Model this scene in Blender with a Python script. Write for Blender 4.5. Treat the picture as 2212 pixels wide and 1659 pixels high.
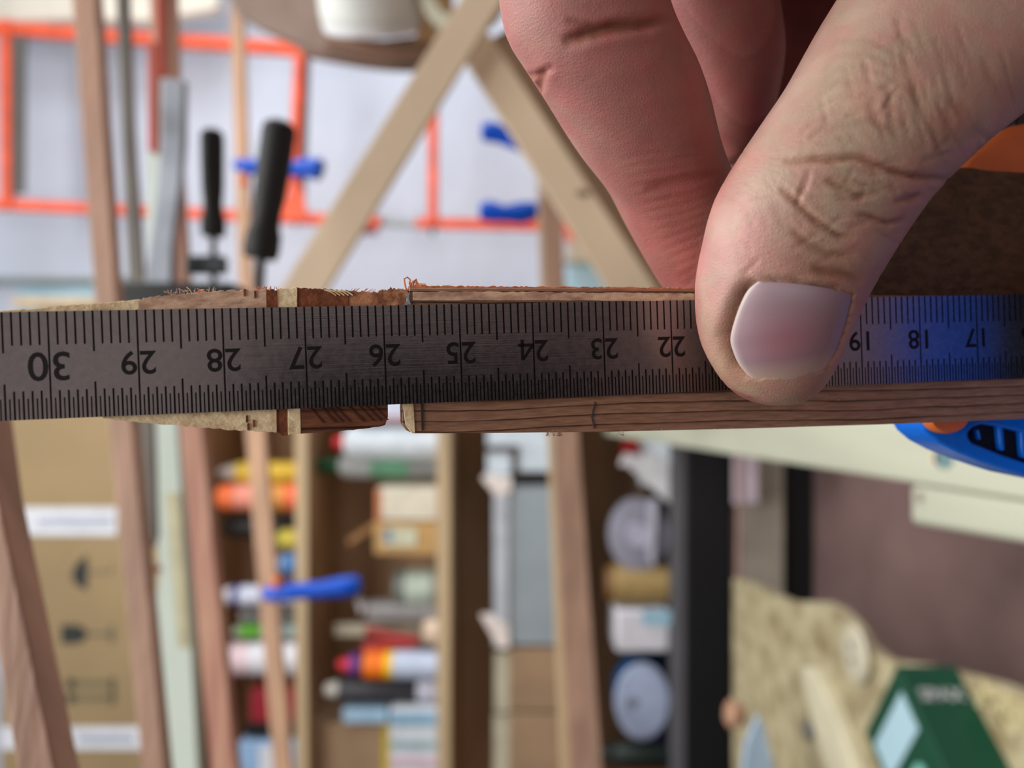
import bpy, bmesh, math, random
import numpy as np
from mathutils import Vector, Matrix, noise
from mathutils.bvhtree import BVHTree
for o in list(bpy.data.objects): bpy.data.objects.remove(o, do_unlink=True)
R0 = random.Random(7)
SC = bpy.context.scene
F, CX, CY, H = 1661.0, 1106.0, 829.5, 0.90     # focal length in pixels of 2212x1659, camera height

# ---------------------------------------------------------------- camera (the phone is held sideways: world up is picture left)
cd = bpy.data.cameras.new('camera'); cam = bpy.data.objects.new('camera', cd); SC.collection.objects.link(cam)
CM = Matrix(((0, 1, 0, 0), (0, 0, -1, 0), (-1, 0, 0, H), (0, 0, 0, 1)))
cam.matrix_world = CM; SC.camera = cam
cd.sensor_width = 36.0; cd.lens = 36.0*F/2212; cd.clip_start = 0.01; cd.clip_end = 30
cd.dof.use_dof = True; cd.dof.focus_distance = 0.103; cd.dof.aperture_fstop = cd.lens/2.1
# ---------------------------------------------------------------- light and exposure
w = bpy.data.worlds.new('daylight'); SC.world = w; w.use_nodes = True
bg = w.node_tree.nodes['Background']; bg.inputs[0].default_value = (0.80, 0.90, 1.0, 1); bg.inputs[1].default_value = 0.42
def area(name, loc, target, sx, sy, power, col):
    ld = bpy.data.lights.new(name, 'AREA'); ld.shape = 'RECTANGLE'; ld.size = sx; ld.size_y = sy; ld.energy = power; ld.color = col
    o = bpy.data.objects.new(name, ld); SC.collection.objects.link(o); o.location = loc
    o.rotation_euler = (Vector(target)-Vector(loc)).to_track_quat('-Z', 'Y').to_euler()
area('skylight', (0.9, 0.5, 2.75), (0.2, 0.9, 0.6), 1.6, 1.6, 34, (1.0, 0.97, 0.93))
area('side_window_light', (2.3, 1.1, 1.5), (0.1, 0.9, 0.9), 1.6, 1.4, 44, (0.93, 0.97, 1.0))
area('front_fill_light', (0.15, -0.50, 2.7), (0.0, .9, 0.8), 1.2, 1.2, 40, (1.0, 0.96, 0.92))  # added fill that brightens the ruler, wood and shelf fronts
vs = SC.view_settings; vs.view_transform = 'Standard'; vs.look = 'None'; vs.gamma = 1; vs.use_curve_mapping = False; vs.exposure = 0.02

# ---------------------------------------------------------------- helpers
def lin(c):
    c = c/255.0
    return c/12.92 if c <= .04045 else ((c+.055)/1.055)**2.4
def rgb(c): return (lin(c[0]), lin(c[1]), lin(c[2]), 1)
MATS = {}
def mat(name, col, rough=.6, metal=0, var=.12, scale=(8, 8, 8), bump=0, bscale=None, detail=4, spec=.4, alpha=1, trans=0, col2=None, contrast=None, emit=None):
    if name in MATS: return MATS[name]
    m = bpy.data.materials.new(name); m.use_nodes = True; nt = m.node_tree; b = nt.nodes['Principled BSDF']
    b.inputs['Roughness'].default_value = rough; b.inputs['Metallic'].default_value = metal
    b.inputs['Specular IOR Level'].default_value = spec; b.inputs['Alpha'].default_value = alpha
    b.inputs['Transmission Weight'].default_value = trans
    tc = nt.nodes.new('ShaderNodeTexCoord'); mp = nt.nodes.new('ShaderNodeMapping'); nt.links.new(tc.outputs['Object'], mp.inputs[0])
    mp.inputs['Scale'].default_value = scale
    nz = nt.nodes.new('ShaderNodeTexNoise'); nz.inputs['Scale'].default_value = 1; nz.inputs['Detail'].default_value = detail
    nt.links.new(mp.outputs[0], nz.inputs[0])
    cr = nt.nodes.new('ShaderNodeValToRGB'); lo, hi = contrast or (.3, .7)
    cr.color_ramp.elements[0].position = lo; cr.color_ramp.elements[1].position = hi
    a = col2 or tuple(x*(1-var) for x in col); c = tuple(min(255, x*(1+var*.5)) for x in col)
    cr.color_ramp.elements[0].color = rgb(a); cr.color_ramp.elements[1].color = rgb(c)
    nt.links.new(nz.outputs[0], cr.inputs[0]); nt.links.new(cr.outputs[0], b.inputs['Base Color'])
    if bump:
        mp2 = nt.nodes.new('ShaderNodeMapping'); nt.links.new(tc.outputs['Object'], mp2.inputs[0]); mp2.inputs['Scale'].default_value = bscale or scale
        n2 = nt.nodes.new('ShaderNodeTexNoise'); n2.inputs['Scale'].default_value = 1; n2.inputs['Detail'].default_value = 6; nt.links.new(mp2.outputs[0], n2.inputs[0])
        bp = nt.nodes.new('ShaderNodeBump'); bp.inputs['Strength'].default_value = 1; bp.inputs['Distance'].default_value = bump
        nt.links.new(n2.outputs[0], bp.inputs['Height']); nt.links.new(bp.outputs[0], b.inputs['Normal'])
    MATS[name] = m; return m

class G:
    def __init__(s): s.v = []; s.f = []
    def add(s, vs_, fs_):
        n = len(s.v); s.v += [Vector(p) for p in vs_]; s.f += [tuple(i+n for i in f) for f in fs_]; return s
    def box(s, a, b):
        (x0, y0, z0), (x1, y1, z1) = a, b
        return s.add([(x0,y0,z0),(x1,y0,z0),(x1,y1,z0),(x0,y1,z0),(x0,y0,z1),(x1,y0,z1),(x1,y1,z1),(x0,y1,z1)],
            [(0,3,2,1),(4,5,6,7),(0,1,5,4),(1,2,6,5),(2,3,7,6),(3,0,4,7)])
    def prism(s, pts, ext):                        # polygon (3D points) pushed along a vector or to matching points
        n = len(pts); e = [Vector(p)+Vector(ext) for p in pts] if not isinstance(ext, list) else ext
        return s.add(list(pts)+e, [tuple(range(n))[::-1], tuple(range(n, 2*n))]+[(i, (i+1) % n, (i+1) % n+n, i+n) for i in range(n)])
    def lathe(s, p0, p1, prof, n=20, sx=1, sy=1, up=None):      # prof: (t along the axis, radius)
        p0 = Vector(p0); p1 = Vector(p1); ax = (p1-p0); q = ax.normalized()
        u = (Vector(up) if up else (Vector((0, 0, 1)) if abs(q.z) < .9 else Vector((1, 0, 0)))); u = (u-q*u.dot(q)).normalized(); v = q.cross(u)
        vs_ = []; fs_ = []
        for t, r in prof:
            for k in range(n):
                a = 2*math.pi*k/n; vs_.append(p0+ax*t+u*(r*sx*math.cos(a))+v*(r*sy*math.sin(a)))
        for i in range(len(prof)-1):
            for k in range(n): fs_.append((i*n+k, i*n+(k+1) % n, (i+1)*n+(k+1) % n, (i+1)*n+k))
        fs_.append(tuple(range(n))[::-1]); fs_.append(tuple((len(prof)-1)*n+k for k in range(n)))
        return s.add(vs_, fs_)
    def tube(s, pts, r, n=8):
        pts = [Vector(p) for p in pts]; vs_ = []; fs_ = []
        for i, p in enumerate(pts):
            d = (pts[min(i+1, len(pts)-1)]-pts[max(i-1, 0)]).normalized(); u = Vector((.3, .2, .93)); u = (u-d*u.dot(d)).normalized(); v = d.cross(u)
            rr = r[i] if isinstance(r, (list, tuple)) else r
            for k in range(n): a = 2*math.pi*k/n; vs_.append(p+u*rr*math.cos(a)+v*rr*math.sin(a))
        for i in range(len(pts)-1):
            for k in range(n): fs_.append((i*n+k, i*n+(k+1) % n, (i+1)*n+(k+1) % n, (i+1)*n+k))
        fs_.append(tuple(range(n))[::-1]); fs_.append(tuple((len(pts)-1)*n+k for k in range(n)))
        return s.add(vs_, fs_)
def wloc(o):
    return (wloc(o.parent) if o.parent else Vector((0, 0, 0))) + o.location
def build(name, g, m, parent=None, bevel=0, smooth=True, base=None, label=None, M=None):
    """links a mesh; verts are world points (or local ones when M is given)"""
    me = bpy.data.meshes.new(name)
    if M is None:
        org = wloc(parent) if parent else (Vector(base) if base is not None else Vector((0, 0, 0)))
        me.from_pydata([p-org for p in g.v], [], g.f)
    else: me.from_pydata(g.v, [], g.f)
    bm = bmesh.new(); bm.from_mesh(me); bmesh.ops.recalc_face_normals(bm, faces=bm.faces); bm.to_mesh(me); bm.free()
    me.materials.append(m)
    if smooth:
        me.shade_smooth(); me.set_sharp_from_angle(angle=math.radians(38))
    o = bpy.data.objects.new(name, me); SC.collection.objects.link(o)
    if parent: o.parent = parent
    elif base is not None: o.location = base
    if M is not None and not parent: o.matrix_world = M
    if bevel:
        bv = o.modifiers.new('bevel', 'BEVEL'); bv.width = bevel; bv.segments = 3; bv.limit_method = 'ANGLE'
    if label: o['label'] = label
    return o
def tag(o, label, cat, group=None):
    o['label'] = label; o['category'] = cat
    if group: o['group'] = group
    return o
def struct(o): o['kind'] = 'structure'; return o
def thing(name, label, cat, loc=(0, 0, 0), group=None):
    o = bpy.data.objects.new(name, None); SC.collection.objects.link(o); o.location = loc; o.empty_display_size = .01
    return tag(o, label, cat, group)
def P(px, py, D): return Vector(((CY-py)/F*D, D, H+(CX-px)/F*D))
def Zp(px, D): return H+(CX-px)/F*D
def Xp(py, D): return (CY-py)/F*D

# ---------------------------------------------------------------- materials
white_wall = mat('white_sheet', (206, 214, 230), .8, var=.05, scale=(1.2, 1.2, 2.5), bump=.01, bscale=(6, 6, 14))
cream_sheet = mat('cream_sheet', (226, 222, 208), .8, var=.07, scale=(5, 5, 5), bump=.01)
blue_panel = mat('pale_blue_panel', (172, 208, 222), .6, var=.08)
shelf_back = mat('brown_backboard', (188, 154, 120), .8, var=.2, scale=(1.5, 3, 6))
shelf_wood = mat('pale_shelf_edge', (196, 172, 136), .6, var=.12, scale=(2, 8, 30))
floor_m = mat('red_brown_paint', (134, 108, 104), .45, var=.22, scale=(4, 4, 4), detail=8, contrast=(.25, .7), bump=.002, bscale=(20, 20, 20))
dim_wall = mat('brown_plaster', (96, 84, 76), .9, var=.2, scale=(2, 2, 2))
carton_m = mat('carton', (156, 134, 98), .75, var=.07, scale=(3, 3, 3))
carton2_m = mat('carton_brown', (160, 132, 104), .75, var=.1, scale=(6, 6, 6))
paper = mat('white_paper', (220, 224, 232), .6, var=.06, scale=(20, 20, 20))
ink = mat('black_ink', (44, 48, 46), .7, var=.05)
rosy = mat('rosy_wood', (174, 140, 120), .55, var=.14, scale=(3, 60, 60), bump=.0006, bscale=(12, 400, 400))
redwood = mat('red_cedar', (182, 146, 122), .55, var=.22, scale=(2.5, 50, 90), col2=(162, 106, 94), bump=.0005)
tanwood = mat('tan_wood', (192, 154, 124), .55, var=.14, scale=(3, 50, 50), bump=.0005)
palewood = mat('pale_spruce', (212, 192, 164), .55, var=.09, scale=(4, 20, 4), bump=.0005)
pine = mat('pine_plank', (180, 182, 162), .5, var=.09, scale=(18, 2.2, 10), detail=3, bump=.0006)
foam = mat('white_foam', (188, 202, 192), .6, var=.04, scale=(5, 5, 5))
masking = mat('cream_tape', (182, 178, 146), .6, var=.1, scale=(30, 12, 12))
osb = mat('strand_board', (186, 176, 142), .7, col2=(142, 124, 88), scale=(26, 20, 30), detail=6, contrast=(.3, .62), bump=.002)
black = mat('black_plastic', (22, 26, 28), .4, var=.1, scale=(60, 60, 60))
rubber = mat('black_grip', (19, 21, 22), .6, var=.1, scale=(60, 60, 60))
blue_pl = mat('blue_plastic', (0, 116, 236), .32, var=.07, scale=(80, 80, 80), bump=.0001, bscale=(600, 600, 600))
navy_pl = mat('navy_plastic', (0, 78, 196), .38, var=.08)
orange_pl = mat('orange_plastic', (226, 118, 58), .45, var=.08, scale=(90, 90, 90))
orange_paint = mat('orange_red_paint', (232, 92, 56), .45, var=.12, scale=(12, 12, 12), bump=.0008)
grey_panel = mat('grey_panel', (92, 88, 84), .6, var=.06)
steel_bar = mat('dull_steel', (104, 100, 94), .5, metal=.3, var=.14, scale=(14, 50, 50))
silver_bar = mat('zinc_bar', (150, 158, 168), .5, metal=.2, var=.2, scale=(20, 8, 20))
dark_side = mat('black_painted_metal', (20, 22, 24), .55, var=.12, scale=(4, 4, 4))
grey_side = mat('grey_painted_metal', (98, 98, 102), .5, var=.05)
def flat(c, rough=.5, **k): return mat('colour_%d_%d_%d' % c, c, rough, var=.07, scale=(25, 25, 25), **k)
clear = mat('clear_plastic', (200, 212, 220), .25, var=.04, alpha=.38)

# ---------------------------------------------------------------- room
FZ = H-.80
struct(build('floor', G().box((-2.6, -2.0, FZ-.05), (2.6, 2.75, FZ)), floor_m))
struct(build('wall_back', G().box((-2.6, 2.62, FZ), (2.6, 2.75, 3.1)), white_wall))
struct(build('wall_left', G().box((-2.7, -2.0, FZ), (-2.6, 2.75, 3.1)), dim_wall))
struct(build('wall_front', G().box((-2.6, -2.1, FZ), (2.6, -2.0, 3.1)), mat('pale_plaster', (230, 214, 206), .9, var=.1)))
wr = G()
for a, b in (((2.6, -2, FZ), (2.7, 2.75, .75)), ((2.6, -2, 2.3), (2.7, 2.75, 3.1)), ((2.6, -2, .75), (2.7, .1, 2.3)), ((2.6, 2.1, .75), (2.7, 2.75, 2.3))): wr.box(a, b)
struct(build('wall_right', wr, dim_wall))
wf = G()
for a, b in (((2.6, .1, .75), (2.68, .16, 2.3)), ((2.6, 2.04, .75), (2.68, 2.1, 2.3)), ((2.6, .16, .75), (2.68, 2.04, .81)), ((2.6, .16, 2.24), (2.68, 2.04, 2.3)), ((2.62, 1.07, .81), (2.66, 1.11, 2.24))): wf.box(a, b)
struct(build('window_1', wf, paper))
# skirting ledges on the white wall (grey line and pale blue sheet by the picture's left edge)
struct(build('trim_1', G().box((Xp(607, 2.55), 2.56, Zp(270, 2.56)), (Xp(596, 2.55), 2.62, Zp(-120, 2.56))), flat((150, 160, 158))))
struct(build('trim_2', G().box((Xp(690, 2.55), 2.585, Zp(235, 2.58)), (Xp(616, 2.55), 2.62, Zp(38, 2.58))), blue_panel))

# ---------------------------------------------------------------- storage shelf with its boards
DS = 2.0                                         # front of the shelf boards
sh = thing('storage_shelf', 'tall brown-backed shelf unit crowded with cans, tubes and boxes', 'shelf', (-.8, DS, FZ))
X0, X1 = -2.0, Xp(660, DS)
build('back_panel', G().box((X0, 2.34, FZ+.06), (X1, 2.36, 2.2)), shelf_back, sh)
SZ = {}
for key, a, b in (('top', 402, 430), ('a', 640, 664), ('b', 945, 972), ('c', 1213, 1238)):
    za, zb = Zp(a, DS), Zp(b, DS); SZ[key] = za
    g = G().box((X0, DS, zb), (X1, 2.34, za)); bo = build('shelf_board', g, shelf_back, sh)
    build('edge_strip', G().box((X0, DS-.006, zb-.001), (X1, DS, za+.001)), shelf_wood, bo, bevel=.001)
build('side_panel', G().box((X1-.002, DS, FZ+.06), (X1+.02, 2.36, 2.2)), shelf_wood, sh)
# black bottom cabinet drawer: its top carries the lowest goods
SZ['d'] = Zp(1448, DS)
bl = thing('black_cabinet', 'low black metal cabinet forming the base under the shelves', 'cabinet', (-.8, DS-.1, FZ))
build('body', G().box((X0, DS+.02, FZ+.09), (X1, 2.335, SZ['d'])), dark_side, bl)
build('top_lip', G().box((X0, DS-.03, Zp(1482, 1.97)), (X1, DS+.02, SZ['d'])), grey_side, bl, bevel=.004)
build('drawer_front', G().box((X0, DS-.03, Zp(1578, 1.97)), (X1, DS+.02, Zp(1483, 1.97))), dark_side, bl, bevel=.004)
build('skirting_panel', G().box((X0, DS, Zp(1692, 2.0)), (X1, DS+.02, Zp(1582, 2.0))), flat((168, 160, 146)), bl)
build('plinth_gap', G().box((X0, DS+.04, FZ), (X1, DS+.06, FZ+.1)), black, bl)  # black board stands for the dark gap below the skirting panel

# ---------------------------------------------------------------- goods on the shelves
def base_of(px0, px1, py0, py1, D, key):
    return SZ[key] if key else Zp(px1, D)
def box_item(name, label, cat, px0, px1, py0, py1, D, depth, m, key, bevel=.003, group=None):
    z0 = base_of(px0, px1, py0, py1, D, key); z1 = Zp(px0, D); xa, xb = Xp(py1, D), Xp(py0, D)
    t = thing(name, label, cat, ((xa+xb)/2, D+depth/2, z0), group)
    build('body', G().box((xa, D, z0), (xb, D+depth, z1)), m, t, bevel=bevel)
    return t
def patch(t, name, px0, px1, py0, py1, D, m, thick=.002, label=None):   # printed area or sticker on a front face
    return build(name, G().box((Xp(py1, D), D-thick, Zp(px1, D)), (Xp(py0, D), D+.001, Zp(px0, D))), m, t, label=label)
def can_item(name, label, cat, py, rpx, D, secs, key, group=None, sy=1):
    """upright round item; secs = (part, px_top, px_bottom, r_top, r_bottom in px, material), heights in picture x"""
    x = Xp(py, D); z0 = SZ[key]; r = rpx*D/F; t = thing(name, label, cat, (x, D+r, z0), group)
    for i, (nm, pa, pb, ra, rb, m) in enumerate(secs):
        zt = Zp(pa, D); zb = z0 if i == len(secs)-1 else Zp(pb, D); ra *= D/F; rb *= D/F; e = min(.003, abs(zt-zb)*.2)/max(abs(zt-zb), 1e-6)
        build(nm, G().lathe((x, D+r, zb), (x, D+r, zt), [(0, rb*.93), (e, rb), (1-e, ra), (1, ra*.93)], 24, sy=sy), m, t)
    return t
C = flat
# shelf a (picture x up to 640)
can_item('glue_bottle', 'yellow bottle with a pale grey cap on the upper shelf', 'bottle', 1024, 24, 2.06, [('cap', 462, 505, 10, 20, C((206, 196, 190))), ('body', 505, 640, 24, 24, C((222, 188, 60)))], 'a')
can_item('paint_jar', 'orange and salmon jar next to the yellow bottle', 'jar', 1078, 29, 2.0, [('cap', 463, 500, 26, 29, C((246, 120, 66))), ('label_band', 500, 560, 29, 29, C((236, 148, 128))), ('body', 560, 612, 29, 29, C((222, 150, 70))), ('base_band', 612, 640, 29, 29, C((240, 110, 66)))], 'a')
can_item('black_jar', 'short black jar beside the orange jar', 'jar', 1141, 26, 2.04, [('lid', 478, 500, 22, 26, C((24, 26, 28))), ('body', 500, 640, 26, 26, C((34, 32, 32)))], 'a')
can_item('spray_bottle', 'small yellow-green bottle with a blue base band', 'bottle', 1168, 22, 2.02, [('cap', 588, 604, 12, 20, C((176, 176, 80))), ('body', 604, 640, 22, 22, C((208, 190, 70)))], 'a')
can_item('blue_bottle', 'squat blue and white bottle below the yellow-green one', 'bottle', 1222, 25, 2.02, [('cap', 596, 606, 14, 22, C((190, 206, 220))), ('body', 606, 640, 25, 25, C((70, 124, 184)))], 'a')
can_item('correction_pen', 'slim white tube with a dark blue ring standing upright', 'tube', 1292, 22, 2.0, [('tip', 470, 496, 14, 20, C((226, 226, 232))), ('ring', 496, 512, 22, 22, C((40, 44, 130))), ('body', 512, 640, 22, 22, C((206, 212, 232)))], 'a')
can_item('steel_tin', 'small grey tin above the green-capped tube', 'tin', 1335, 15, 2.05, [('lid', 515, 530, 13, 15, C((150, 150, 148))), ('body', 530, 640, 15, 15, C((120, 122, 120)))], 'a')
can_item('green_tube', 'little tube with a bright green cap', 'tube', 1368, 15, 2.02, [('tip', 500, 516, 10, 14, C((170, 176, 160))), ('cap', 516, 562, 15, 15, C((92, 168, 40))), ('body', 562, 640, 15, 15, C((150, 172, 170)))], 'a')
can_item('white_bottle', 'stout white bottle with a pinkish printed mark', 'bottle', 1433, 36, 2.0, [('cap', 478, 492, 26, 34, C((232, 220, 226))), ('label_band', 492, 530, 36, 36, C((232, 206, 214))), ('body', 530, 640, 36, 36, C((226, 226, 234)))], 'a')
t = box_item('red_box', 'deep red cardboard box with a black lower part', 'box', 540, 640, 1490, 1590, 2.02, .1, C((150, 30, 44)), 'a'); patch(t, 'black_band', 530, 640, 1560, 1590, 2.015, black)
t = box_item('blue_white_box', 'pale blue and white packet at the end of the upper shelf', 'box', 515, 640, 1604, 1700, 2.0, .1, C((150, 186, 224)), 'a'); patch(t, 'white_panel', 560, 605, 1612, 1700, 1.998, paper)
# shelf b (picture x up to 945)
can_item('white_canister', 'large white canister with a red spout cap', 'canister', 958, 38, 2.02, [('cap', 714, 738, 14, 16, C((206, 34, 44))), ('shoulder', 738, 752, 26, 38, C((224, 230, 236))), ('body', 752, 945, 38, 38, C((214, 224, 232)))], 'b')
can_item('grey_bottle', 'translucent grey bottle with a dark green cap and green print', 'bottle', 1008, 29, 2.06, [('cap', 668, 728, 17, 17, C((18, 84, 48))), ('shoulder', 728, 742, 20, 29, C((170, 172, 172))), ('body', 742, 800, 29, 29, C((160, 164, 164))), ('label_band', 800, 880, 29.4, 29.4, C((96, 148, 118))), ('body', 880, 945, 29, 29, C((130, 134, 134)))], 'b')
t = box_item('pale_blue_box', 'pale blue box with a reddish stripe seen through the gap between the boards', 'box', 760, 945, 846, 913, 2.02, .12, C((206, 216, 234)), 'b'); patch(t, 'red_stripe', 760, 945, 900, 908, 2.018, C((190, 120, 124)))
t = box_item('white_carton', 'white box with a thin orange edge on the middle shelf', 'box', 812, 945, 1056, 1124, 2.0, .12, C((224, 216, 196)), 'b'); patch(t, 'orange_edge', 812, 822, 1056, 1124, 1.998, C((222, 132, 84)))
t = box_item('small_carton', 'small brown cardboard box with an open flap and a label', 'box', 808, 945, 1128, 1198, 2.0, .12, C((196, 156, 98)), 'b')
patch(t, 'label', 830, 900, 1140, 1180, 1.998, C((206, 206, 180))); patch(t, 'label_mark', 830, 846, 1142, 1170, 1.996, C((110, 150, 170)))
build('flap', G().prism([P(808, 1130, 2.0), P(750, 1168, 1.97), P(754, 1178, 1.97), P(808, 1142, 2.0)], (0, .06, 0)), C((172, 128, 84)), t)
can_item('screw_jar', 'glass jar with a grey lid and greenish contents', 'jar', 1278, 40, 2.02, [('lid', 848, 872, 38, 40, C((112, 118, 112))), ('contents', 872, 930, 39, 39, C((186, 200, 186))), ('base', 930, 945, 40, 40, C((142, 150, 142)))], 'b')
t = box_item('plastic_bag', 'crumpled grey plastic bag wedged beside the glass jar', 'bag', 790, 945, 1306, 1344, 2.03, .06, C((148, 146, 146)), 'b', .012); build('fold', G().prism([P(790, 1310, 2.03), P(768, 1296, 2.03), P(778, 1330, 2.03)], (0, .04, 0)), C((172, 168, 168)), t)
t = box_item('blister_pack', 'narrow pale blister pack leaning behind the red pliers', 'packet', 722, 945, 1350, 1375, 2.09, .02, C((186, 178, 158)), 'b')
t = thing('pliers', 'red-handled pliers standing upright on the middle shelf', 'pliers', P(945, 1392, 2.04)[:2]+(SZ['b'],))
build('handle', G().tube([P(790, 1362, 2.04), P(850, 1376, 2.04), P(905, 1384, 2.04)], .013), C((172, 60, 56)), t)
build('handle', G().tube([P(785, 1398, 2.05), P(850, 1392, 2.05), P(905, 1388, 2.05)], .012), C((190, 66, 66)), t)
build('jaw', G().lathe(P(905, 1386, 2.045), P(945, 1388, 2.045), [(0, .02), (.6, .016), (1, .008)], 10), C((80, 76, 74)), t)
can_item('beige_plug', 'short beige plug standing between the pliers and the shelf edge', 'plug', 1372, 30, 1.995+.012, [('rim', 912, 922, 26, 30, C((214, 184, 158))), ('body', 922, 945, 30, 30, C((226, 206, 184)))], 'b')
can_item('sealant_tube', 'sealant tube with red tip, purple ring and orange band', 'tube', 1446, 30, 2.0, [('tip', 724, 750, 10, 16, C((212, 40, 56))), ('tip_ring', 750, 770, 22, 24, C((106, 48, 132))), ('shoulder', 770, 782, 25, 28, C((60, 40, 70))), ('orange_band', 782, 828, 30, 30, C((250, 122, 16))), ('yellow_band', 828, 846, 30, 30, C((244, 200, 20))), ('body', 846, 945, 30, 30, C((196, 208, 232)))], 'b')
can_item('black_tube', 'long dark grey cartridge with a white tip', 'tube', 1499, 25, 2.02, [('tip', 698, 728, 14, 18, C((196, 192, 182))), ('body', 728, 900, 25, 25, C((52, 52, 58))), ('label_band', 900, 945, 25.4, 25.4, C((196, 198, 214)))], 'b')
t = box_item('blue_packet', 'thin pale blue packet lying over the brown carton', 'packet', 740, 836, 1532, 1562, 2.03, .05, C((160, 194, 220)), None); t.location.z = t.location.z
t = box_item('brown_carton', 'plain brown carton with a yellow edge at the end of the middle shelf', 'box', 668, 945, 1563, 1760, 2.06, .2, carton2_m, 'b'); patch(t, 'yellow_edge', 826, 842, 1560, 1760, 2.058, C((196, 170, 50)))
t = box_item('white_packet', 'white and blue-striped packet in front of the brown carton', 'packet', 842, 945, 1534, 1760, 2.0, .05, C((214, 222, 230)), 'b')
patch(t, 'blue_stripe', 842, 945, 1540, 1566, 1.998, C((140, 180, 208))); patch(t, 'grey_stripe', 842, 945, 1600, 1616, 1.998, C((156, 180, 188))); patch(t, 'pink_stripe', 842, 945, 1636, 1652, 1.998, C((222, 190, 204)))
# shelf c (picture x up to 1213)
t = box_item('white_crate', 'white and pale blue crate with a dark frame on the lower shelf', 'crate', 1052, 1213, 900, 1026, 2.02, .2, C((206, 220, 230)), 'c')
patch(t, 'frame_bar', 1050, 1120, 962, 976, 2.018, C((70, 56, 54)), .006); patch(t, 'frame_bar', 1104, 1116, 962, 1026, 2.016, C((70, 56, 54)), .006); patch(t, 'frame_bar', 1100, 1213, 1018, 1030, 2.014, C((52, 44, 42)), .006)
t = thing('clear_storage_box', 'clear plastic storage box with grey contents and white clips', 'box', (Xp(1215, 2), 2.1, SZ['c']))
build('contents', G().box((Xp(1385, 2.02), 2.03, SZ['c']+.004), (Xp(1062, 2.02), 2.24, Zp(1112, 2.02))), mat('grey_parts', (96, 112, 116), .6, var=.28, scale=(30, 30, 12)), t)
g = G(); a0, a1, b0, b1, zt = Xp(1392, 2), Xp(1050, 2), 2.0, 2.26, Zp(1078, 2)
for q in (((a0, b0, SZ['c']), (a1, b0+.003, zt)), ((a0, b1-.003, SZ['c']), (a1, b1, zt)), ((a0, b0, SZ['c']), (a0+.003, b1, zt)), ((a1-.003, b0, SZ['c']), (a1, b1, zt))): g.box(*q)
build('walls', g, clear, t)
build('lid', G().box((a0-.004, b0-.008, Zp(1100, 1.99)), (a1+.004, b1, Zp(1066, 1.99))), C((186, 192, 200)), t, bevel=.004)
build('clip', G().prism([P(1048, 1026, 1.99), P(1040, 1034, 1.99), P(1074, 1074, 1.99), P(1104, 1060, 1.99), P(1104, 1030, 1.99)], (0, .02, 0)), C((232, 222, 216)), t)
build('clip', G().prism([P(1038, 1330, 1.99), P(1078, 1400, 1.99), P(1100, 1400, 1.99), P(1098, 1352, 1.99), P(1060, 1330, 1.99)], (0, .02, 0)), C((240, 228, 222)), t)
t = box_item('stacked_carton', 'plain brown carton right beside the clear box', 'box', 1100, 1213, 1402, 1536, 2.0, .22, carton2_m, 'c'); patch(t, 'seam', 1068, 1101, 1408, 1536, 2.01, C((188, 182, 160)), .004)
t = box_item('stacked_carton', 'plain brown carton at the far end of the lower shelf', 'box', 1100, 1213, 1542, 1760, 2.0, .22, carton2_m, 'c'); patch(t, 'seam', 1066, 1101, 1542, 1760, 2.01, C((188, 182, 160)), .004)
# bottom bay (picture x up to 1448)
can_item('trigger_bottle', 'white spray bottle with a red nozzle at the bottom of the shelf', 'bottle', 1000, 58, 1.99, [('nozzle', 1350, 1374, 14, 22, C((168, 34, 30))), ('neck', 1374, 1392, 26, 34, C((214, 222, 228))), ('body', 1392, 1448, 58, 58, C((216, 226, 232)))], 'd')
build('nozzle_tip', G().lathe(P(1378, 966, 1.98), P(1346, 958, 1.98), [(0, .020), (.5, .024), (1, .020)], 16), C((158, 30, 28)), bpy.data.objects['trigger_bottle'])
build('wing', G().prism([P(1340, 1008, 1.985), P(1352, 1004, 1.985), P(1448, 1090, 1.985), P(1448, 1000, 1.985), P(1376, 960, 1.985), P(1346, 990, 1.985)], (0, .03, 0)), C((226, 230, 234)), bpy.data.objects['trigger_bottle'], bevel=.004)
t = thing('tape_reel', 'large grey-lilac reel standing on edge in the bottom bay', 'reel', (Xp(1150, 2.05), 2.05, SZ['d']))
cc = Vector((Xp(1150, 2.06), 2.02, SZ['d']+.079))
build('rim', G().lathe(cc, cc+Vector((0, .03, 0)), [(0, .090), (.1, .098), (.9, .098), (1, .090)], 40, sx=.8, up=(0, 0, 1)), C((148, 148, 164)), t)
build('hub', G().lathe(cc-Vector((0, .008, 0)), cc+Vector((0, .01, 0)), [(0, .03), (1, .034)], 24), C((184, 184, 202)), t)
build('label', G().prism([P(1400, 1080, 2.0), P(1420, 1078, 2.0), P(1412, 1225, 2.0), P(1398, 1200, 2.0)], (0, .01, 0)), C((196, 198, 214)), t)
can_item('brass_tin', 'gold-brown tin with a darker rim on the bottom bay', 'tin', 1270, 44, 2.0, [('rim', 1312, 1330, 36, 40, C((128, 92, 50))), ('body', 1330, 1448, 44, 44, C((168, 142, 92)))], 'd')
t = box_item('white_blue_box', 'white packet with a pale blue end in the bottom bay', 'packet', 1330, 1448, 1318, 1410, 2.0, .12, C((222, 222, 230)), 'd', .01); patch(t, 'blue_panel', 1388, 1448, 1318, 1350, 1.998, C((160, 204, 224)))
t = thing('wire_spool', 'blue spool with a pale grey disc facing the room', 'spool', (Xp(1505, 2.05), 2.05, SZ['d']))
cc = Vector((Xp(1506, 2.03), 2.0, SZ['d']+.072))
build('disc', G().lathe(cc, cc+Vector((0, .008, 0)), [(0, .094), (.5, .1), (1, .1)], 40, sx=.72, up=(0, 0, 1)), C((160, 172, 200)), t)
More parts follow.
